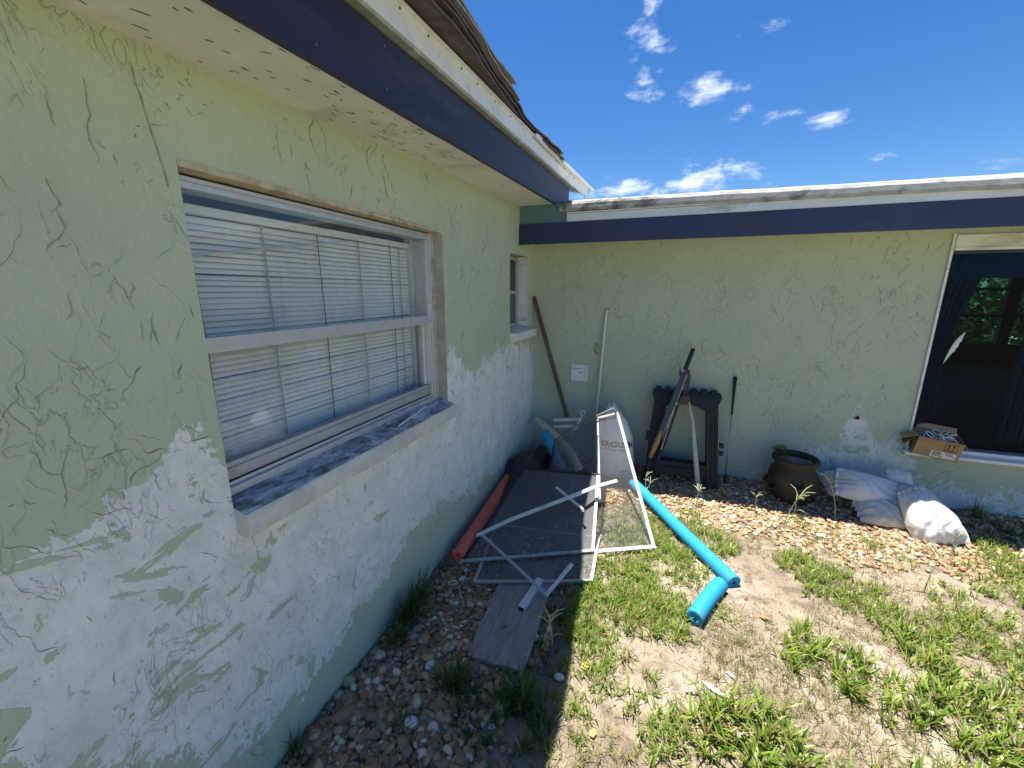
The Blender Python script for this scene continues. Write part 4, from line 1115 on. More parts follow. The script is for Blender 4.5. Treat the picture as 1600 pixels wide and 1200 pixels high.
# ---- strawberry pot
def pot():
    cx, cy = 2.358, -.275; z0 = -.012
    t = tag(empty('strawberry_pot', (cx, cy, z0)), 'brown clay strawberry pot with side pockets at the back wall', 'pot')
    m = MB()
    prof = [(.0, .0), (.105, .0), (.125, .02), (.155, .09), (.176, .17), (.178, .22), (.165, .265), (.142, .300), (.134, .322), (.140, .338), (.163, .350), (.170, .364), (.168, .380), (.158, .390), (.146, .386), (.138, .372), (.132, .345), (.130, .330)]
    m.lathe(prof, (cx, cy, z0), 48); body = m.build('body', 'clay', t, smooth=True)
    m = MB(); m.lathe([(.0, .347), (.06, .349), (.105, .345), (.1305, .340)], (cx, cy, z0), 24)
    m.v = [(x, y, z+.008*noise.noise(Vector((x*60, y*60, 0)))) for x, y, z in m.v]; m.build('soil', 'pot_soil', t)
    for (a, z, r) in ((-1.62, .20, .040), (-.35, .185, .036), (3.25, .165, .036), (-2.6, .135, .034), (-.85, .085, .036), (.9, .19, .036)):
        d = Vector((math.cos(a), math.sin(a), 0)); rad = .165 if z > .12 else .145
        c = Vector((cx, cy, z0+z))+d*rad
        m = MB(); n = 16; vs = []
        ax = (d*.75+Vector((0, 0, .66))).normalized(); x = d.cross(Vector((0, 0, 1))); y = ax.cross(x)
        for (k, off) in ((.55, -.050), (.95, -.015), (1.05, .022), (1.12, .034), (.98, .034), (.90, .020), (.60, -.02)):
            vs += [c+ax*off+(x*math.cos(2*math.pi*i/n)+y*math.sin(2*math.pi*i/n))*r*k for i in range(n)]
        m.add(vs, [(j*n+i, j*n+(i+1) % n, (j+1)*n+(i+1) % n, (j+1)*n+i) for j in range(6) for i in range(n)])
        pk = m.build('pocket', 'clay', t, smooth=True)
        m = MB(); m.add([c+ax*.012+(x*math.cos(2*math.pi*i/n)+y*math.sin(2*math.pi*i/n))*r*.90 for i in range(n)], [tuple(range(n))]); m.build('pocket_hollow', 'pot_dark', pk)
    p = tag(empty('potted_plant', (cx-.06, cy, .34)), 'one broad green leaf sprouting from the clay pot', 'plant')
    m = MB(); m.tube([(cx-.05, cy+.05, .335), (cx-.065, cy+.055, .375), (cx-.072, cy+.055, .400)], .005, 6); m.build('stem', 'leaf_pot', p)
    m = MB(); n = 12; vs = []
    A = Vector((-.78, -.25, .42)).normalized(); S = Vector((.35, -.35, .80)); S = (S-A*S.dot(A)).normalized(); Nn = A.cross(S)
    for k in range(n+1):
        u = k/n; w = .040*math.sin(math.pi*(u*.94+.05))**.7
        c = Vector((cx-.062, cy+.055, .398))+A*.125*u+Vector((0, 0, -.03*u*u))
        for sd, dp in ((-1, .008), (-.5, .002), (0, -.003), (.5, .002), (1, .008)): vs.append(c+S*sd*w+Nn*dp)
    m.add(vs, [(k*5+i, k*5+i+1, (k+1)*5+i+1, (k+1)*5+i) for k in range(n) for i in range(4)])
    lo = m.build('leaf', 'leaf_pot', p, smooth=True); sm = lo.modifiers.new('s', 'SOLIDIFY'); sm.thickness = .003
pot()

# ---- sandbags
def pillow(name, loc, size, xax, nrm, mat, label, seed, taper=0.0, group='sandbags heaped under the dark window', sag=.25, cat='sandbag'):
    """filled sack: a cushion with sewn edges; xax = long axis, nrm = the side that faces up or out"""
    a, b, h = size
    X = Vector(xax).normalized(); N = Vector(nrm); N = (N-X*N.dot(X)).normalized(); Y = N.cross(X)
    M = Matrix(((X.x, Y.x, N.x, loc[0]), (X.y, Y.y, N.y, loc[1]), (X.z, Y.z, N.z, loc[2]), (0, 0, 0, 1)))
    m = MB(); n1, n2 = 48, 36; vs = []
    def P(u, v, side):
        q = Vector((u*1.3+seed*3.7, v*1.3, .3*side))
        ui, vi = min(1, abs(u)/.90), min(1, abs(v)/.97)
        e = max(0, 1-ui**2.4)*max(0, 1-vi**2.2)
        fl = max(0, (abs(u)-.90)/.10)
        z = h*(e**.52)*(1 if side > 0 else -.75)
        z += h*(.16*noise.noise(q)+.06*noise.noise(q*2.5))*(e**.5)
        # pleats that run in from the sewn ends and die out toward the belly
        pl = max(0, abs(u)-.30)/.70
        z += h*.13*math.sin(v*16+3.5*noise.noise(Vector((v*2, seed, u*.6))))*pl**1.3*(max(0, 1-vi**4)**.5)
        z += h*.07*math.sin(u*11+v*7+4*noise.noise(q*1.3))*(e**.4)
        z += .006*math.sin(v*9+seed)*fl+(.0012*side)*(1-e**.2)
        x = a*u*(1-.04*v*v+.04*noise.noise(Vector((v*2, seed, 1))))
        y = b*v*(1-.05*u*u-.06*pl**2+.05*noise.noise(Vector((u*2, seed, 7))))*(1-taper*max(0, u+.2))
        z -= sag*h*(u*u)*(1 if side > 0 else .4)
        p = M @ Vector((x, y, z))
        p.z = max(p.z, float(gz(np.array(p.x), np.array(p.y)))-.004+.004*noise.noise(p*9))
        return p
    c = n1+1
    for side in (1, -1):
        for j in range(n2+1):
            for i in range(n1+1): vs.append(P(-1+2*i/n1, -1+2*j/n2, side))
    K = c*(n2+1)
    fs = [(j*c+i, j*c+i+1, (j+1)*c+i+1, (j+1)*c+i) for j in range(n2) for i in range(n1)]+[(K+j*c+i, K+(j+1)*c+i, K+(j+1)*c+i+1, K+j*c+i+1) for j in range(n2) for i in range(n1)]
    m.add(vs, fs)
    o = m.build(name, mat, None, smooth=True)
    bm = bmesh.new(); bm.from_mesh(o.data); bmesh.ops.remove_doubles(bm, verts=bm.verts, dist=.0005); bmesh.ops.recalc_face_normals(bm, faces=bm.faces); bm.to_mesh(o.data); bm.free()
    return tag(o, label, cat, group)
pillow('sandbag', (2.930, -.425, .075), (.185, .135, .085), (1, .10, -.04), (0, -.45, .9), 'sack_sand', 'grey brown sandbag lying underneath the top white one', 3)
pillow('sandbag', (2.845, -.325, .200), (.208, .125, .080), (.40, -.03, -.055), (-.08, -.72, .66), 'sack_white', 'white sandbag lying on top of the heap next to the pot', 1)
pillow('sandbag', (3.125, -.545, .135), (.205, .150, .085), (-.15, .20, .29), (-.30, -.66, .66), 'sack_white', 'bright white sandbag in full sun at the right end of the heap', 5, taper=.32)
pillow('sandbag', (3.085, -.290, .150), (.130, .115, .085), (1, .05, .1), (-.1, -.7, .7), 'sack_grey', 'slumped grey sandbag behind the sunlit one, against the wall', 8)
pillow('sandbag', (2.665, -.215, .165), (.075, .105, .070), (1, .5, .1), (-.2, -.8, .5), 'sack_grey', 'small crumpled sandbag half hidden behind the top white bag', 11)
pillow('plastic_bag', (3.085, -.200, .285), (.085, .055, .038), (1, .1, -.1), (-.1, -.7, .7), 'sack_white', 'small crumpled white plastic bag lying above the grey sandbag', 13, cat='plastic bag')

# ---- cardboard box of white rings on the sill
def carton():
    t = tag(empty('cardboard_box', (3.31, -.02, .46)), 'open cardboard box tipping over the edge of the window sill', 'box')
    M = Matrix.Translation((3.315, -.035, .457)) @ Matrix.Rotation(R(-12), 4, 'Z') @ Matrix.Rotation(R(9), 4, 'X') @ Matrix.Rotation(R(6), 4, 'Y')
    a, b, h = .128, .085, .155
    T = lambda *p: M @ Vector(p)
    def panel(name, q, th=.004, mat='cardboard'):
        q = [Vector(p) for p in q]; n = (q[1]-q[0]).cross(q[3]-q[0]).normalized()*th
        m = MB(); m.hexa([M @ p for p in q]+[M @ (p+n) for p in q]); return m.build(name, mat, t)
    panel('bottom', [(-a, -b, .001), (a, -b, .001), (a, b, .001), (-a, b, .001)])
    front = panel('front_panel', [(-a, -b, .006), (a, -b, .006), (a, -b, h), (-a, -b, h)])
    panel('rear_panel', [(-a, b-.004, .006), (a, b-.004, .006), (a, b-.004, h), (-a, b-.004, h)])
    panel('side_panel', [(-a+.004, -b+.001, .006), (-a+.004, b-.005, .006), (-a+.004, b-.005, h), (-a+.004, -b+.001, h)])
    panel('side_panel', [(a, -b+.001, .006), (a, b-.005, .006), (a, b-.005, h), (a, -b+.001, h)])
    panel('flap', [(-a-.004, -b+.005, h+.002), (-a-.004, b-.005, h+.002), (-a-.085, b-.010, h-.050), (-a-.085, -b+.010, h-.050)])
    panel('flap', [(-a-.006, -b+.01, h-.004), (-a-.006, b-.01, h-.004), (-a-.060, b-.02, h-.100), (-a-.060, -b+.02, h-.100)], mat='cardboard_dark')
    panel('flap', [(a+.002, -b+.005, h+.001), (a+.002, b-.005, h+.001), (a+.045, b-.010, h-.055), (a+.045, -b+.010, h-.055)])
    panel('flap', [(-a+.01, b+.002, h+.001), (a-.01, b+.002, h+.001), (a-.01, b+.03, h+.040), (-a+.01, b+.03, h+.040)])
    # printed upright mark and shipping label
    m = MB(); y = -b-.0048
    def rect(x0, x1, z0, z1, yy=y): m.hexa([T(x0, yy, z0), T(x1, yy, z0), T(x1, yy+.0006, z0), T(x0, yy+.0006, z0), T(x0, yy, z1), T(x1, yy, z1), T(x1, yy+.0006, z1), T(x0, yy+.0006, z1)])
    rect(.030, .033, .078, .145); rect(.097, .100, .078, .145); rect(.0335, .0965, .142, .145); rect(.0335, .0965, .078, .081)
    for x in (.052, .078):
        rect(x-.003, x+.003, .092, .124); m.add([T(x-.010, y, .1245), T(x+.010, y, .1245), T(x, y, .138)], [(0, 1, 2)])
    rect(.040, .090, .0855, .0895)
    m.build('upright_mark', 'ink', front)
    m = MB(); rect(-.030, .112, .012, .062, -b-.0050); lb = m.build('shipping_label', 'paper', front)
    m = MB()
    for (x0, x1, z) in ((-.022, .020, .052), (-.022, .034, .043), (-.022, .028, .034), (-.022, .040, .022), (.050, .062, .050), (.066, .090, .050), (.056, .098, .040)):
        rect(x0, x1, z, z+.005, -b-.0058)
    m.build('label_print', 'ink', lb)
    m = MB(); m.hexa([T(-a+.006, -b+.002, .10), T(a-.006, -b+.002, .10), T(a-.006, b-.006, .10), T(-a+.006, b-.006, .10), T(-a+.006, -b+.002, .105), T(a-.006, -b+.002, .105), T(a-.006, b-.006, .105), T(-a+.006, b-.006, .105)])
    m.build('filling', 'cardboard_dark', t)
    for k in range(16):
        c = Vector((random.uniform(-.085, .085), random.uniform(-.055, .05), h-.035+random.uniform(0, .050)))
        rr = random.uniform(.020, .033); Q = Matrix.Rotation(random.uniform(0, 6.28), 3, 'Z') @ Matrix.Rotation(random.uniform(.2, 1.3), 3, 'X')
        m = MB(); m.tube([M @ (c+Q @ Vector((rr*math.cos(x), rr*math.sin(x), 0))) for x in [j*2*math.pi/16 for j in range(17)]], .0046, 7, cap=False)
        tag(m.build('plastic_ring', 'ring_white', smooth=True), 'white plastic ring heaped in the open cardboard box', 'ring', 'rings in the cardboard box')
carton()

# ------------------------------------------------------------------ pebbles
def ico(sub):
    bm = bmesh.new(); bmesh.ops.create_icosphere(bm, subdivisions=sub, radius=1.0)
    v = np.array([p.co[:] for p in bm.verts]); f = np.array([[q.index for q in p.verts] for p in bm.faces]); bm.free(); return v, f
def rot_mats(n, tilt):
    a = RNG.uniform(0, 2*np.pi, n); b = RNG.normal(0, tilt, n); c = RNG.normal(0, tilt, n)
    ca, sa, cb, sb, cc, sc_ = np.cos(a), np.sin(a), np.cos(b), np.sin(b), np.cos(c), np.sin(c)
    o = np.zeros(n); i = np.ones(n)
    Rz = np.array([[ca, -sa, o], [sa, ca, o], [o, o, i]]).transpose(2, 0, 1)
    Rx = np.array([[i, o, o], [o, cb, -sb], [o, sb, cb]]).transpose(2, 0, 1)
    Ry = np.array([[cc, o, sc_], [o, i, o], [-sc_, o, cc]]).transpose(2, 0, 1)
    return Rz @ Rx @ Ry
PAL = np.array((1.14, .97, .76))*np.array([(.30, .21, .135), (.37, .28, .19), (.24, .165, .115), (.42, .36, .28), (.20, .16, .13), (.33, .27, .22), (.62, .60, .56), (.74, .73, .71), (.36, .20, .12), (.27, .25, .23), (.48, .40, .30), (.31, .17, .12)])
PW = np.array([.16, .15, .12, .10, .08, .08, .06, .035, .05, .06, .08, .03]); PW = PW/PW.sum()
def pebbles(name, pts, r0, r1, sub, lab, bright=1.0):
    n = len(pts); v, f = ico(sub)
    size = RNG.uniform(r0, r1, n)*np.exp(RNG.normal(0, .22, n))
    sc = np.stack([size*RNG.uniform(.95, 1.45, n), size*RNG.uniform(.75, 1.05, n), size*RNG.uniform(.48, .78, n)], 1)
    Rm = rot_mats(n, .35)
    nv = len(v)
    var = 1+.10*np.sin(3.1*v[None, :, 0]*RNG.uniform(.5, 1.5, (n, 1))+RNG.uniform(0, 6, (n, 1)))+.09*np.sin(3.7*v[None, :, 1]+RNG.uniform(0, 6, (n, 1)))+.07*np.sin(4.3*v[None, :, 2]+RNG.uniform(0, 6, (n, 1)))
    loc = (v[None]*var[..., None])*sc[:, None, :]
    vv = np.einsum('nij,nkj->nki', Rm, loc)+pts[:, None, :]
    col = PAL[RNG.choice(len(PAL), n, p=PW)]*RNG.uniform(.75, 1.22, (n, 1))*bright
    cc = np.repeat(np.clip(col, 0, .8), nv, 0)
    ff = (f[None]+(np.arange(n)*nv)[:, None, None]).reshape(-1, 3)
    o = np_mesh(name, vv.reshape(-1, 3), ff, 'pebble', True, cc)
    return kind(o, 'stuff', lab)
def scatter(n, x0, x1, y0, y1, keep):
    p = np.stack([RNG.uniform(x0, x1, n), RNG.uniform(y0, y1, n)], 1)
    return p[keep(p[:, 0], p[:, 1])]
def wobble(a): return .10*np.sin(a*3.1)+.06*np.sin(a*7.7+1)
# strip along the left wall (shade), strip along the back wall (partly sun)
def in_left(x, y):
    edge = .74+wobble(y)+.10*np.clip((-2.6-y), 0, 1)
    fade = np.clip((edge+.16-x)/.26, 0, 1)
    return (x > .012) & (RNG.random(len(x)) < fade) & (y < -.9)
P1 = scatter(11500, 0.01, 1.1, -3.75, -.9, in_left)
def in_back(x, y):
    edge = -(.86+.5*wobble(x)+.08*np.clip(x-1.3, 0, 1))
    fade = np.clip((y-edge+.12)/.22, 0, 1)
    return (RNG.random(len(x)) < fade) & (y < -.012)
P2 = scatter(11500, .012, 4.2, -1.25, -.012, in_back)
# stray pebbles in the open soil
P4 = scatter(9000, .7, 4.2, -3.3, -.7, lambda x, y: RNG.random(len(x)) < .75)
P3 = scatter(700, .7, 4.2, -3.2, -.8, lambda x, y: RNG.random(len(x)) < .55)
def zed(p, lo, hi): return np.column_stack([p, gz(p[:, 0], p[:, 1])+RNG.uniform(lo, hi, len(p))])
pebbles('gravel', zed(P1, -.004, .017), .0105, .0190, 2, 'brown and white river pebbles along the foot of the left wall', 1.02)
pebbles('gravel', zed(P2, -.004, .012), .0085, .0155, 2, 'tan pebbles in the strip under the back wall', 1.30)
pebbles('gravel', zed(P3, -.006, .002), .005, .012, 1, 'stray pebbles strewn over the bare soil', 1.1)
pebbles('soil_crumbs', zed(P4, -.001, .002), .0016, .0042, 1, 'crumbs and grit lying on the sandy soil', .8)
# a few stones big enough to point at
def stone(loc, s, col, rz, label, seed):
    v, f = ico(3)
    k = 1+.12*np.array([noise.noise(Vector(p*1.6)+Vector((seed, 0, 0))) for p in v])
    c, sn = math.cos(rz), math.sin(rz)
    q = v*k[:, None]*np.array(s); q = np.column_stack([q[:, 0]*c-q[:, 1]*sn, q[:, 0]*sn+q[:, 1]*c, q[:, 2]])
    o = np_mesh('stone', q, f, 'pebble', True, np.tile(col, (len(v), 1))); o.location = loc
    return tag(o, label, 'stone')
stone((.105, -2.985, -.060), (.050, .028, .024), (.33, .20, .12), 1.0, 'largest brown oval stone against the foot of the left wall', 2)
stone((.395, -2.915, -.055), (.027, .022, .018), (.72, .71, .69), .4, 'smooth white stone in the shaded pebbles, lowest in the picture', 5)
stone((.33, -2.66, -.050), (.026, .018, .016), (.70, .69, .66), 1.3, 'white stone among brown pebbles between tuft and board', 9)
stone((.925, -2.50, -.055), (.024, .017, .015), (.74, .72, .68), .2, 'white stone on the shadow edge right of the wooden board', 12)

# ------------------------------------------------------------------ grass
def blades(n, base, length, width, lean, tintfn, seg=4):
    """curved tapering blades; base (n,3)"""
    az = RNG.uniform(0, 2*np.pi, n) if not isinstance(lean, tuple) else lean[1]
    ln = lean[0] if isinstance(lean, tuple) else lean
    d = np.stack([np.cos(az), np.sin(az)], 1); side = np.stack([-np.sin(az), np.cos(az)], 1)
    tw = RNG.normal(0, .5, n); side = side*np.cos(tw)[:, None]+d*np.sin(tw)[:, None]*.6
    vs = np.zeros((n, seg*2+1, 3)); pos = base.copy(); ang = ln*RNG.uniform(.3, .8, n); curl = RNG.uniform(.15, .60, n)*(.6+ln)
    for s in range(seg):
        w = width*(1-.75*(s/seg)**1.6)*.5*(.75 if s == 0 else 1)
        vs[:, 2*s, :2] = pos[:, :2]-side*w[:, None]; vs[:, 2*s+1, :2] = pos[:, :2]+side*w[:, None]
        vs[:, 2*s, 2] = pos[:, 2]; vs[:, 2*s+1, 2] = pos[:, 2]
        st = length/seg
        pos = pos+np.column_stack([d*(np.sin(ang)*st)[:, None], np.cos(ang)*st]); ang = np.minimum(ang+curl/seg*1.6, 2.1)
    vs[:, -1] = pos
    g = gz(vs[..., 0], vs[..., 1])+.002
    vs[:, 2:, 2] = np.maximum(vs[:, 2:, 2], g[:, 2:])
    f = []
    for s in range(seg-1): f += [(2*s, 2*s+1, 2*s+3), (2*s, 2*s+3, 2*s+2)]
    f.append((2*seg-2, 2*seg-1, 2*seg))
    f = np.array(f); k = seg*2+1
    ff = (f[None]+(np.arange(n)*k)[:, None, None]).reshape(-1, 3)
    t = tintfn(n); tt = np.repeat(t, k, 0)
    return vs.reshape(-1, 3), ff, tt
def green(lo, hi, dry=.1):
    def fn(n):
        u = RNG.random((n, 1)); c = np.array(lo)*(1-u)+np.array(hi)*u
        dr = RNG.random((n, 1)) < dry
        return np.where(dr, np.array((.36, .30, .14))*RNG.uniform(.7, 1.2, (n, 1)), c)
    return fn
G_SUN = green((.095, .20, .022), (.31, .41, .060), .26)  # lighter grass tint for blades standing in the sun
G_SHADE = green((.045, .11, .025), (.10, .18, .035), .06)  # darker copy of the grass tint, shade painted into blades out of the sun
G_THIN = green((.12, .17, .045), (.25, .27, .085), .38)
def join(parts):
    V, F, T = [], [], []; o = 0
    for v, f, t in parts: V.append(v); F.append(f+o); T.append(t); o += len(v)
    return np.concatenate(V), np.concatenate(F), np.concatenate(T)
def clump_base(cx, cy, rx, ry, n, ang=0.0):
    r = np.sqrt(RNG.random(n))*(.75+.35*RNG.random(n)); a = RNG.uniform(0, 2*np.pi, n)
    x, y = r*np.cos(a)*rx, r*np.sin(a)*ry
    c, s = math.cos(ang), math.sin(ang)
    X, Y = cx+x*c-y*s, cy+x*s+y*c
    return np.column_stack([X, Y, gz(X, Y)-.004])
def star_clump(cx, cy, r, n_cent, per, L, W, tint, lean=.75):
    """many small rosettes, each throwing blades outward"""
    parts = []
    cs = clump_base(cx, cy, r[0]*1.12, r[1]*1.12, int(n_cent*(1.2 if cx < 1.5 else .85)), RNG.uniform(0, 3))
    for c in cs:
        if in_object(c[0], c[1]): continue
        k = int(RNG.uniform(.6, 1.4)*per)
        b = np.tile(c, (k, 1)); b[:, :2] += RNG.normal(0, .010, (k, 2)); 
        ln = RNG.uniform(.25, lean+.35, k); az = RNG.uniform(0, 2*np.pi, k)
        l = RNG.uniform(.5, 1.15, k)*L; w = RNG.uniform(.7, 1.4, k)*W*1.25
        parts.append(blades(k, b, l, w, (ln, az), tint))
    return parts
def in_object(x, y):
    if x < .03 or y > -.04: return True
    if .46 < x < .78 and -2.56 < y < -1.8: return True
    # noodle footprint
    for (ax, ay, bx, by) in ((1.0, -.345, 1.333, -.905), (1.333, -.905, 1.768, -1.605), (1.69, -1.64, 1.53, -1.965)):
        t = max(0, min(1, ((x-ax)*(bx-ax)+(y-ay)*(by-ay))/((bx-ax)**2+(by-ay)**2)))
        if math.hypot(x-ax-t*(bx-ax), y-ay-t*(by-ay)) < .045: return True
    if 2.2 < x < 2.52 and -.43 < y < -.1: return True
    if 2.6 < x < 3.36 and -.66 < y < -.05: return True
    return False
parts = []
# dense sunlit patches: (x, y, rx, ry, rosettes, blades each, length, width)
for (x, y, rx, ry, nc, per, L, Wd, tn) in [
        (1.16, -1.78, .24, .26, 150, 11, .075, .0055, G_SUN), (1.30, -2.00, .20, .16, 80, 11, .080, .0055, G_SUN), (1.05, -2.12, .14, .16, 45, 9, .075, .005, G_SUN),
        (1.22, -1.36, .22, .20, 90, 10, .070, .005, G_SUN), (1.42, -1.32, .10, .22, 60, 9, .075, .005, G_SUN), (1.28, -1.00, .08, .2, 34, 9, .065, .005, G_SUN), (1.50, -1.58, .14, .12, 40, 9, .07, .005, G_SUN), (1.66, -1.30, .06, .2, 26, 8, .08, .005, G_SUN), (1.45, -1.86, .12, .10, 26, 8, .08, .005, G_SUN), (1.66, -1.86, .10, .08, 16, 7, .09, .004, G_SUN), (1.08, -1.12, .16, .2, 36, 9, .06, .005, G_SUN), (1.52, -.98, .10, .20, 50, 9, .065, .005, G_SUN), (1.72, -1.14, .14, .18, 56, 10, .075, .005, G_SUN), (1.62, -.84, .12, .10, 26, 8, .06, .004, G_SUN),
        (2.33, -1.36, .30, .19, 120, 11, .085, .006, G_SUN), (2.22, -1.20, .14, .12, 24, 9, .065, .005, G_SUN), (2.10, -2.00, .17, .17, 36, 11, .120, .009, G_SUN), (2.32, -2.12, .14, .12, 24, 9, .10, .007, G_SUN),
        (2.74, -1.58, .24, .13, 62, 10, .085, .006, G_SUN), (2.55, -1.75, .14, .12, 30, 10, .10, .008, G_SUN), (2.66, -2.08, .30, .20, 95, 11, .120, .009, G_SUN), (2.95, -1.95, .25, .25, 70, 10, .10, .007, G_SUN), (2.92, -1.42, .26, .12, 60, 9, .075, .005, G_SUN),
        (1.70, -2.50, .19, .15, 42, 12, .125, .010, G_SUN), (1.88, -2.66, .16, .14, 30, 11, .12, .009, G_SUN), (1.40, -2.62, .14, .10, 22, 9, .10, .006, G_SUN), (1.22, -2.42, .14, .12, 26, 8, .075, .005, G_SUN), (2.2, -2.62, .25, .2, 46, 10, .11, .008, G_SUN), (2.5, -2.5, .25, .2, 46, 10, .11, .008, G_SUN),
        (3.45, -.70, .22, .10, 66, 10, .090, .006, G_SUN), (3.25, -1.00, .22, .14, 48, 9, .075, .005, G_SUN), (3.55, -1.15, .30, .25, 70, 9, .08, .005, G_SUN), (2.78, -.86, .16, .06, 30, 9, .055, .004, G_SUN), (2.35, -.62, .14, .06, 16, 8, .055, .004, G_SUN), (3.2, -1.5, .3, .25, 70, 9, .09, .006, G_SUN),
        (1.02, -2.50, .13, .16, 40, 8, .060, .0045, G_SUN), (.98, -2.25, .08, .22, 50, 9, .07, .005, G_SUN), (1.0, -1.95, .09, .2, 50, 9, .07, .005, G_SUN), (1.10, -2.80, .2, .12, 26, 7, .06, .0045, G_SUN), (1.6, -2.9, .3, .15, 40, 8, .10, .007, G_SUN),
        (.80, -2.42, .08, .18, 18, 8, .075, .005, G_SHADE), (.62, -2.78, .18, .09, 22, 9, .085, .006, G_SHADE), (.82, -2.72, .12, .16, 26, 9, .090, .006, G_SHADE), (.86, -2.12, .07, .15, 22, 8, .07, .005, G_SHADE)]:
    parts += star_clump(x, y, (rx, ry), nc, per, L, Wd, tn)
v, f, t = join(parts)
kind(np_mesh('grass', v, f, 'grass', False, t), 'stuff', 'bright green patches of coarse lawn grass in the sun')
# thin straggling grass over the bare soil
pp = scatter(24000, .85, 4.4, -3.3, -.62, lambda x, y: (RNG.random(len(x)) < .30+.45*(np.sin(x*3.3+y*2.1)*np.sin(y*4.1-x)+.2)) & ~((np.hypot((x-1.36)/.2, (y+2.23)/.16) < 1) | (np.hypot((x-1.92)/.26, (y+1.52)/.30) < 1)))
ok = np.array([not in_object(a, b) for a, b in pp]); pp = pp[ok]
rep = np.repeat(pp, 4, 0)+RNG.normal(0, .008, (len(pp)*4, 2))
b = np.column_stack([rep, gz(rep[:, 0], rep[:, 1])-.003]); n = len(b)
v, f, t = blades(n, b, RNG.uniform(.02, .075, n), RNG.uniform(.0018, .0044, n), (RNG.uniform(.3, 1.4, n), RNG.uniform(0, 6.28, n)), G_THIN, 3)
kind(np_mesh('thin_grass', v, f, 'grass', False, t), 'stuff', 'thin dry straggling grass over the sandy soil')
# straw and twigs lying on the soil
n = 3600
pp = scatter(n, .8, 4.0, -3.2, -.7, lambda x, y: x > 0); n = len(pp)
b = np.column_stack([pp, gz(pp[:, 0], pp[:, 1])+.003])
v, f, t = blades(n, b, RNG.uniform(.03, .11, n), RNG.uniform(.0016, .0032, n), (np.full(n, 1.9), RNG.uniform(0, 6.28, n)), green((.16, .11, .06), (.40, .33, .20), .3), 3)
kind(np_mesh('straw', v, f, 'grass', False, t), 'stuff', 'dry straw and twigs strewn on the soil')

# single tufts one can point at
def tuft(loc, n, L, Wd, lean, tint, label, bias=None, cat='grass tuft'):
    b = np.tile(np.array([loc[0], loc[1], 0.0]), (n, 1)); b[:, :2] += RNG.normal(0, .022, (n, 2)); b[:, 0] = np.maximum(b[:, 0], .008)
    b[:, 2] = gz(b[:, 0], b[:, 1])-.004
    az = RNG.uniform(0, 2*np.pi, n) if bias is None else RNG.normal(bias, 1.0, n)
    v, f, t = blades(n, b, RNG.uniform(.45, 1.1, n)*L, RNG.uniform(.7, 1.2, n)*Wd, (RNG.uniform(.1, lean, n), az), tint, 5)
    o = np_mesh('grass_tuft', v-np.array([loc[0], loc[1], 0]), f, 'grass', False, t); o.location = (loc[0], loc[1], 0)
    return tag(o, label, cat, 'grass tufts growing in the pebbles')
tuft((.060, -2.46, 0), 170, .25, .0085, 1.0, G_SHADE, 'dark grass tuft against the left wall left of the board', 0.0)
tuft((.040, -2.31, 0), 70, .24, .007, .8, G_SHADE, 'thin grass tuft by the wall nearest the red noodle end', 0.0)
tuft((.09, -2.60, 0), 80, .18, .007, 1.1, G_SHADE, 'low spreading grass tuft by the wall, nearest to the camera of three', 0.0)
tuft((.48, -2.70, 0), 110, .17, .0100, 1.1, G_SHADE, 'dark tuft in the middle of the shaded pebbles below the board')
tuft((.80, -2.68, 0), 130, .18, .0100, 1.1, G_SHADE, 'broad-leaved tuft on the shadow edge right below the board')
tuft((.36, -2.93, 0), 30, .13, .006, .8, G_SHADE, 'sparse tuft in the pebbles at the bottom picture edge')
tuft((.03, -3.16, 0), 40, .15, .006, .8, G_SHADE, 'dark tuft at the wall in the lower left, cut by the picture edge', 0.2)
tuft((.045, -2.06, 0), 26, .15, .005, .6, G_SHADE, 'few dark blades beside the lower end of the red noodle', 0.3)
tuft((3.30, -.16, 0), 46, .17, .005, .6, G_SHADE, 'shaded tuft at the wall right of the sandbags')
tuft((3.62, -.12, 0), 50, .16, .005, .7, G_SHADE, 'shaded tuft at the wall under the dark window by the right picture edge')
# shaded grass strip under the right end of the back wall
parts = star_clump(3.62, -.36, (.30, .14), 70, 9, .07, .005, G_SHADE)
v, f, t = join(parts); kind(np_mesh('grass', v, f, 'grass', False, t), 'stuff', 'dark shaded grass under the wide window')

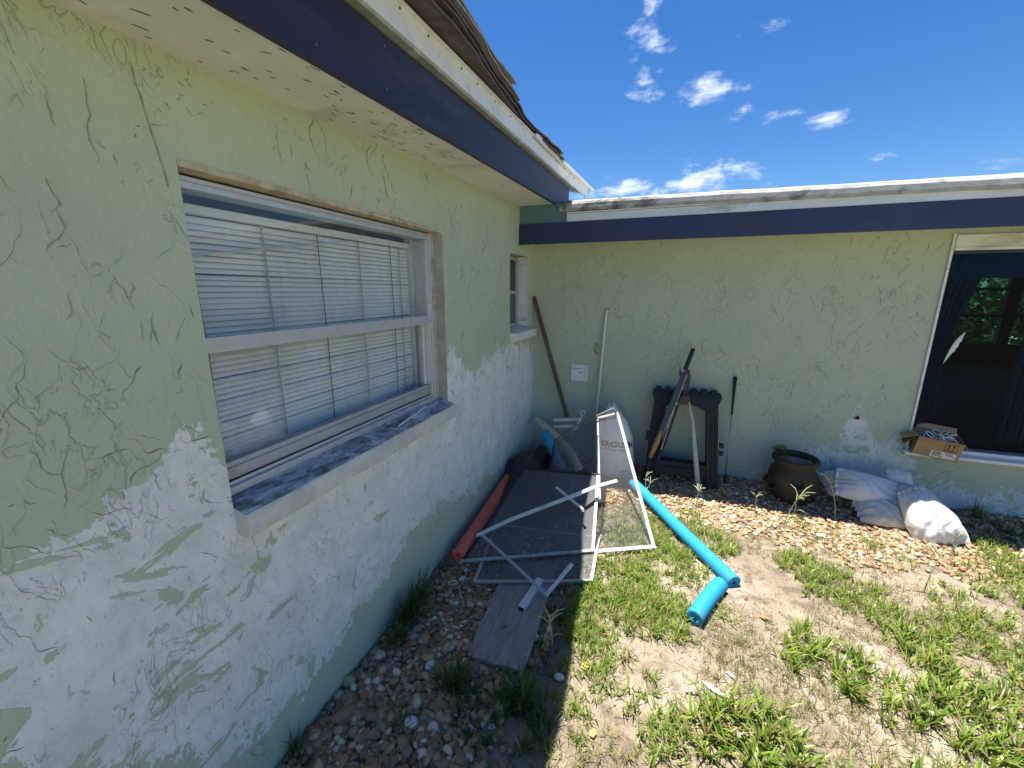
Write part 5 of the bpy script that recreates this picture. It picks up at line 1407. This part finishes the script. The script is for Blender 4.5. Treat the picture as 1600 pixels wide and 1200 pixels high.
def stalk(loc, h, seed, label, fingers=4, lean=(0, 0)):
    """crabgrass: bare stems ending in thin fingers"""
    rnd = random.Random(seed)
    z = float(gz(np.array(loc[0]), np.array(loc[1])))
    t = tag(empty('weed', (loc[0], loc[1], z)), label, 'weed', 'crabgrass stalks')
    for s in range(rnd.randint(1, 3)):
        hh = h*1.25*rnd.uniform(.7, 1.1); dx, dy = rnd.uniform(-.25, .25)+lean[0], rnd.uniform(-.2, .2)+lean[1]
        pts = [Vector((loc[0]+dx*hh*k*k, loc[1]+dy*hh*k*k, z+hh*k)) for k in (0, .3, .6, .85, 1)]
        m = MB(); m.tube(pts, [.0036, .0034, .003, .0028, .0024], 5); m.build('stem', 'stalk', t)
        for k in range(fingers):
            a = rnd.uniform(0, 6.28); e = rnd.uniform(.3, 1.1); L = h*rnd.uniform(.40, .65); p = pts[-1]
            q = [p, p+Vector((math.cos(a)*L*.5*e, math.sin(a)*L*.5*e, L*.42)), p+Vector((math.cos(a)*L*1.05*e, math.sin(a)*L*1.05*e, L*.55))]
            m = MB(); m.tube(q, [.0028, .0025, .0014], 4); m.build('finger', 'stalk', t)
        for k in range(2):
            a = rnd.uniform(0, 6.28); b = pts[1]
            m = MB(); w = .004; L = h*rnd.uniform(.3, .5); d = Vector((math.cos(a), math.sin(a), 0)); sd = Vector((-d.y, d.x, 0))*w
            c1 = b+d*L*.45+Vector((0, 0, L*.35)); c2 = b+d*L+Vector((0, 0, L*.2))
            m.add([b-sd*.5, b+sd*.5, c1-sd, c1+sd, c2], [(0, 1, 3, 2), (2, 3, 4)]); m.build('leaf', 'stalk', t)
simple('stalk', (.40, .42, .22), .6, var=.25, scale=30)
stalk((2.20, -.80, 0), .26, 1, 'tall crabgrass stalk in the sun in front of the clay pot')
stalk((2.33, -.55, 0), .16, 2, 'short crabgrass stalk just below the clay pot')
stalk((2.60, -.52, 0), .24, 3, 'crabgrass stalk between the clay pot and the sandbags')
stalk((2.83, -1.22, 0), .22, 4, 'lone dark stalk standing in the sandy soil below the sandbags', 2)
stalk((1.22, -.62, 0), .14, 5, 'crabgrass stalk between the white screen and the sawhorse')
stalk((1.62, -.66, 0), .11, 6, 'low crabgrass stalk in the sunny pebbles below the sawhorse')
stalk((.85, -2.34, 0), .15, 7, 'pale crabgrass stalk beside the right edge of the board', 4)
stalk((2.05, -.60, 0), .13, 8, 'crabgrass stalk left of the clay pot at the shadow edge')
stalk((3.20, -.72, 0), .10, 9, 'tiny weed at the foot of the sunlit sandbag', 2)
stalk((3.22, -.15, 0), .30, 10, 'tall dark blade rising from behind the sunlit sandbag', 1, (.4, 0))

# small litter
def scrap(name, pts, z, mat, label, cat, th=.003):
    m = MB(); c = np.mean(pts, 0); g = float(gz(np.array(c[0]), np.array(c[1])))
    m.prism(pts, lambda u, v, t: (u, v, g+t+.35*((u-c[0])*.3+(v-c[1])*.2)), z, z+th)
    return tag(m.build(name, mat), label, cat)
scrap('shell_piece', [(1.545, -2.300), (1.585, -2.312), (1.640, -2.350), (1.650, -2.368), (1.612, -2.352), (1.570, -2.330)], .010, 'shell', 'long white shard beside the brown chip in the grass', 'shard')
scrap('shell_piece', [(1.655, -2.215), (1.672, -2.210), (1.690, -2.236), (1.682, -2.244)], .008, 'shell', 'small white shard above the long one in the grass', 'shard')
scrap('shell_piece', [(1.472, -2.378), (1.498, -2.366), (1.505, -2.374), (1.478, -2.388)], .008, 'shell', 'little white shard left of the brown chip', 'shard')
scrap('clay_chip', [(1.640, -2.395), (1.685, -2.380), (1.700, -2.402), (1.665, -2.420)], .012, 'rust_brown', 'reddish brown chip lying in the coarse grass', 'chip', .006)
scrap('fallen_leaf', [(1.100, -2.690), (1.118, -2.676), (1.130, -2.690), (1.120, -2.712), (1.104, -2.708)], .018, 'leaf_yellow', 'round yellow leaf in the grass near the bottom edge', 'leaf', .001)
scrap('fallen_leaf', [(1.010, -2.395), (1.032, -2.380), (1.048, -2.40), (1.034, -2.425), (1.014, -2.418)], .018, 'leaf_yellow', 'yellow leaf on the shadow edge right of the board', 'leaf', .001)
scrap('fallen_leaf', [(1.860, -1.800), (1.890, -1.790), (1.915, -1.806), (1.885, -1.820)], .014, 'leaf_dry', 'curled brown leaf on bare soil right of the noodle end', 'leaf', .001)
scrap('fallen_leaf', [(2.640, -1.735), (2.668, -1.728), (2.684, -1.748), (2.655, -1.756)], .030, 'leaf_dry', 'orange brown leaf in the grass clump at the right', 'leaf', .001)
scrap('paper_scrap', [(2.415, -2.130), (2.450, -2.120), (2.460, -2.142), (2.425, -2.150)], .020, 'paper', 'white scrap of paper in the grass at the right', 'paper')

# ------------------------------------------------------------------ shrubs behind the house, seen through the room
def tree(loc, h, rad, n, seed, label, trunk_r=.11, low=.35):
    rnd = np.random.default_rng(seed)
    t = tag(empty('shrub', loc), label, 'shrub', 'shrubs behind the house')
    m = MB(); x, y, z = loc
    m.tube([(x, y, z-.1), (x+.05, y, z+h*.3), (x-.04, y+.05, z+h*.6), (x, y, z+h*.8)], [trunk_r, trunk_r*.8, trunk_r*.55, trunk_r*.2], 9)
    for k in range(6):
        a = k*1.1+seed; zz = z+h*(.35+.07*k); L = rad*.75
        m.tube([(x, y, zz), (x+math.cos(a)*L*.5, y+math.sin(a)*L*.5, zz+L*.3), (x+math.cos(a)*L, y+math.sin(a)*L, zz+L*.45)], [trunk_r*.45, trunk_r*.3, trunk_r*.1], 6)
    m.build('trunk', 'bark', t, smooth=True)
    nc = 26; ctr = rnd.normal(0, 1, (nc, 3)); ctr /= np.linalg.norm(ctr, axis=1)[:, None]; ctr *= rnd.uniform(.3, 1, (nc, 1))**.5
    ctr = ctr*np.array([rad, rad, h*(1-low)/2])*.8+np.array([0, 0, h*(low+(1-low)/2)])
    p = ctr[rnd.integers(0, nc, n)]+rnd.normal(0, .17*rad, (n, 3))
    u = rnd.normal(0, 1, (n, 3)); u /= np.linalg.norm(u, axis=1)[:, None]; w = np.cross(u, rnd.normal(0, 1, (n, 3))); w /= np.linalg.norm(w, axis=1)[:, None]
    s = rnd.uniform(.05, .11, (n, 1))
    v = np.stack([p-u*s, p+w*s*.45, p+u*s, p-w*s*.45], 1).reshape(-1, 3)
    f = np.arange(n*4).reshape(-1, 4)
    c = np.array((.045, .10, .022))*rnd.uniform(.6, 1.7, (n, 1))+np.array((.02, .01, 0))*rnd.random((n, 1))
    o = np_mesh('crown', v, f, 'leaves', False, np.repeat(c, 4, 0), t)
for i, (x, y, h, rd, lb) in enumerate([(4.6, 7.0, 2.7, 1.4, 'leafy shrub filling the left far panes inside the dark window'), (6.9, 7.4, 2.8, 1.5, 'leafy shrub filling the right far panes inside the dark window, at the picture edge'),
                                      (9.2, 7.6, 2.7, 1.5, 'leafy shrub rightmost of three beyond the room of the dark window')]):
    tree((x, y, -.05), h, rd, 7000, 40+i, lb, .07, .05)
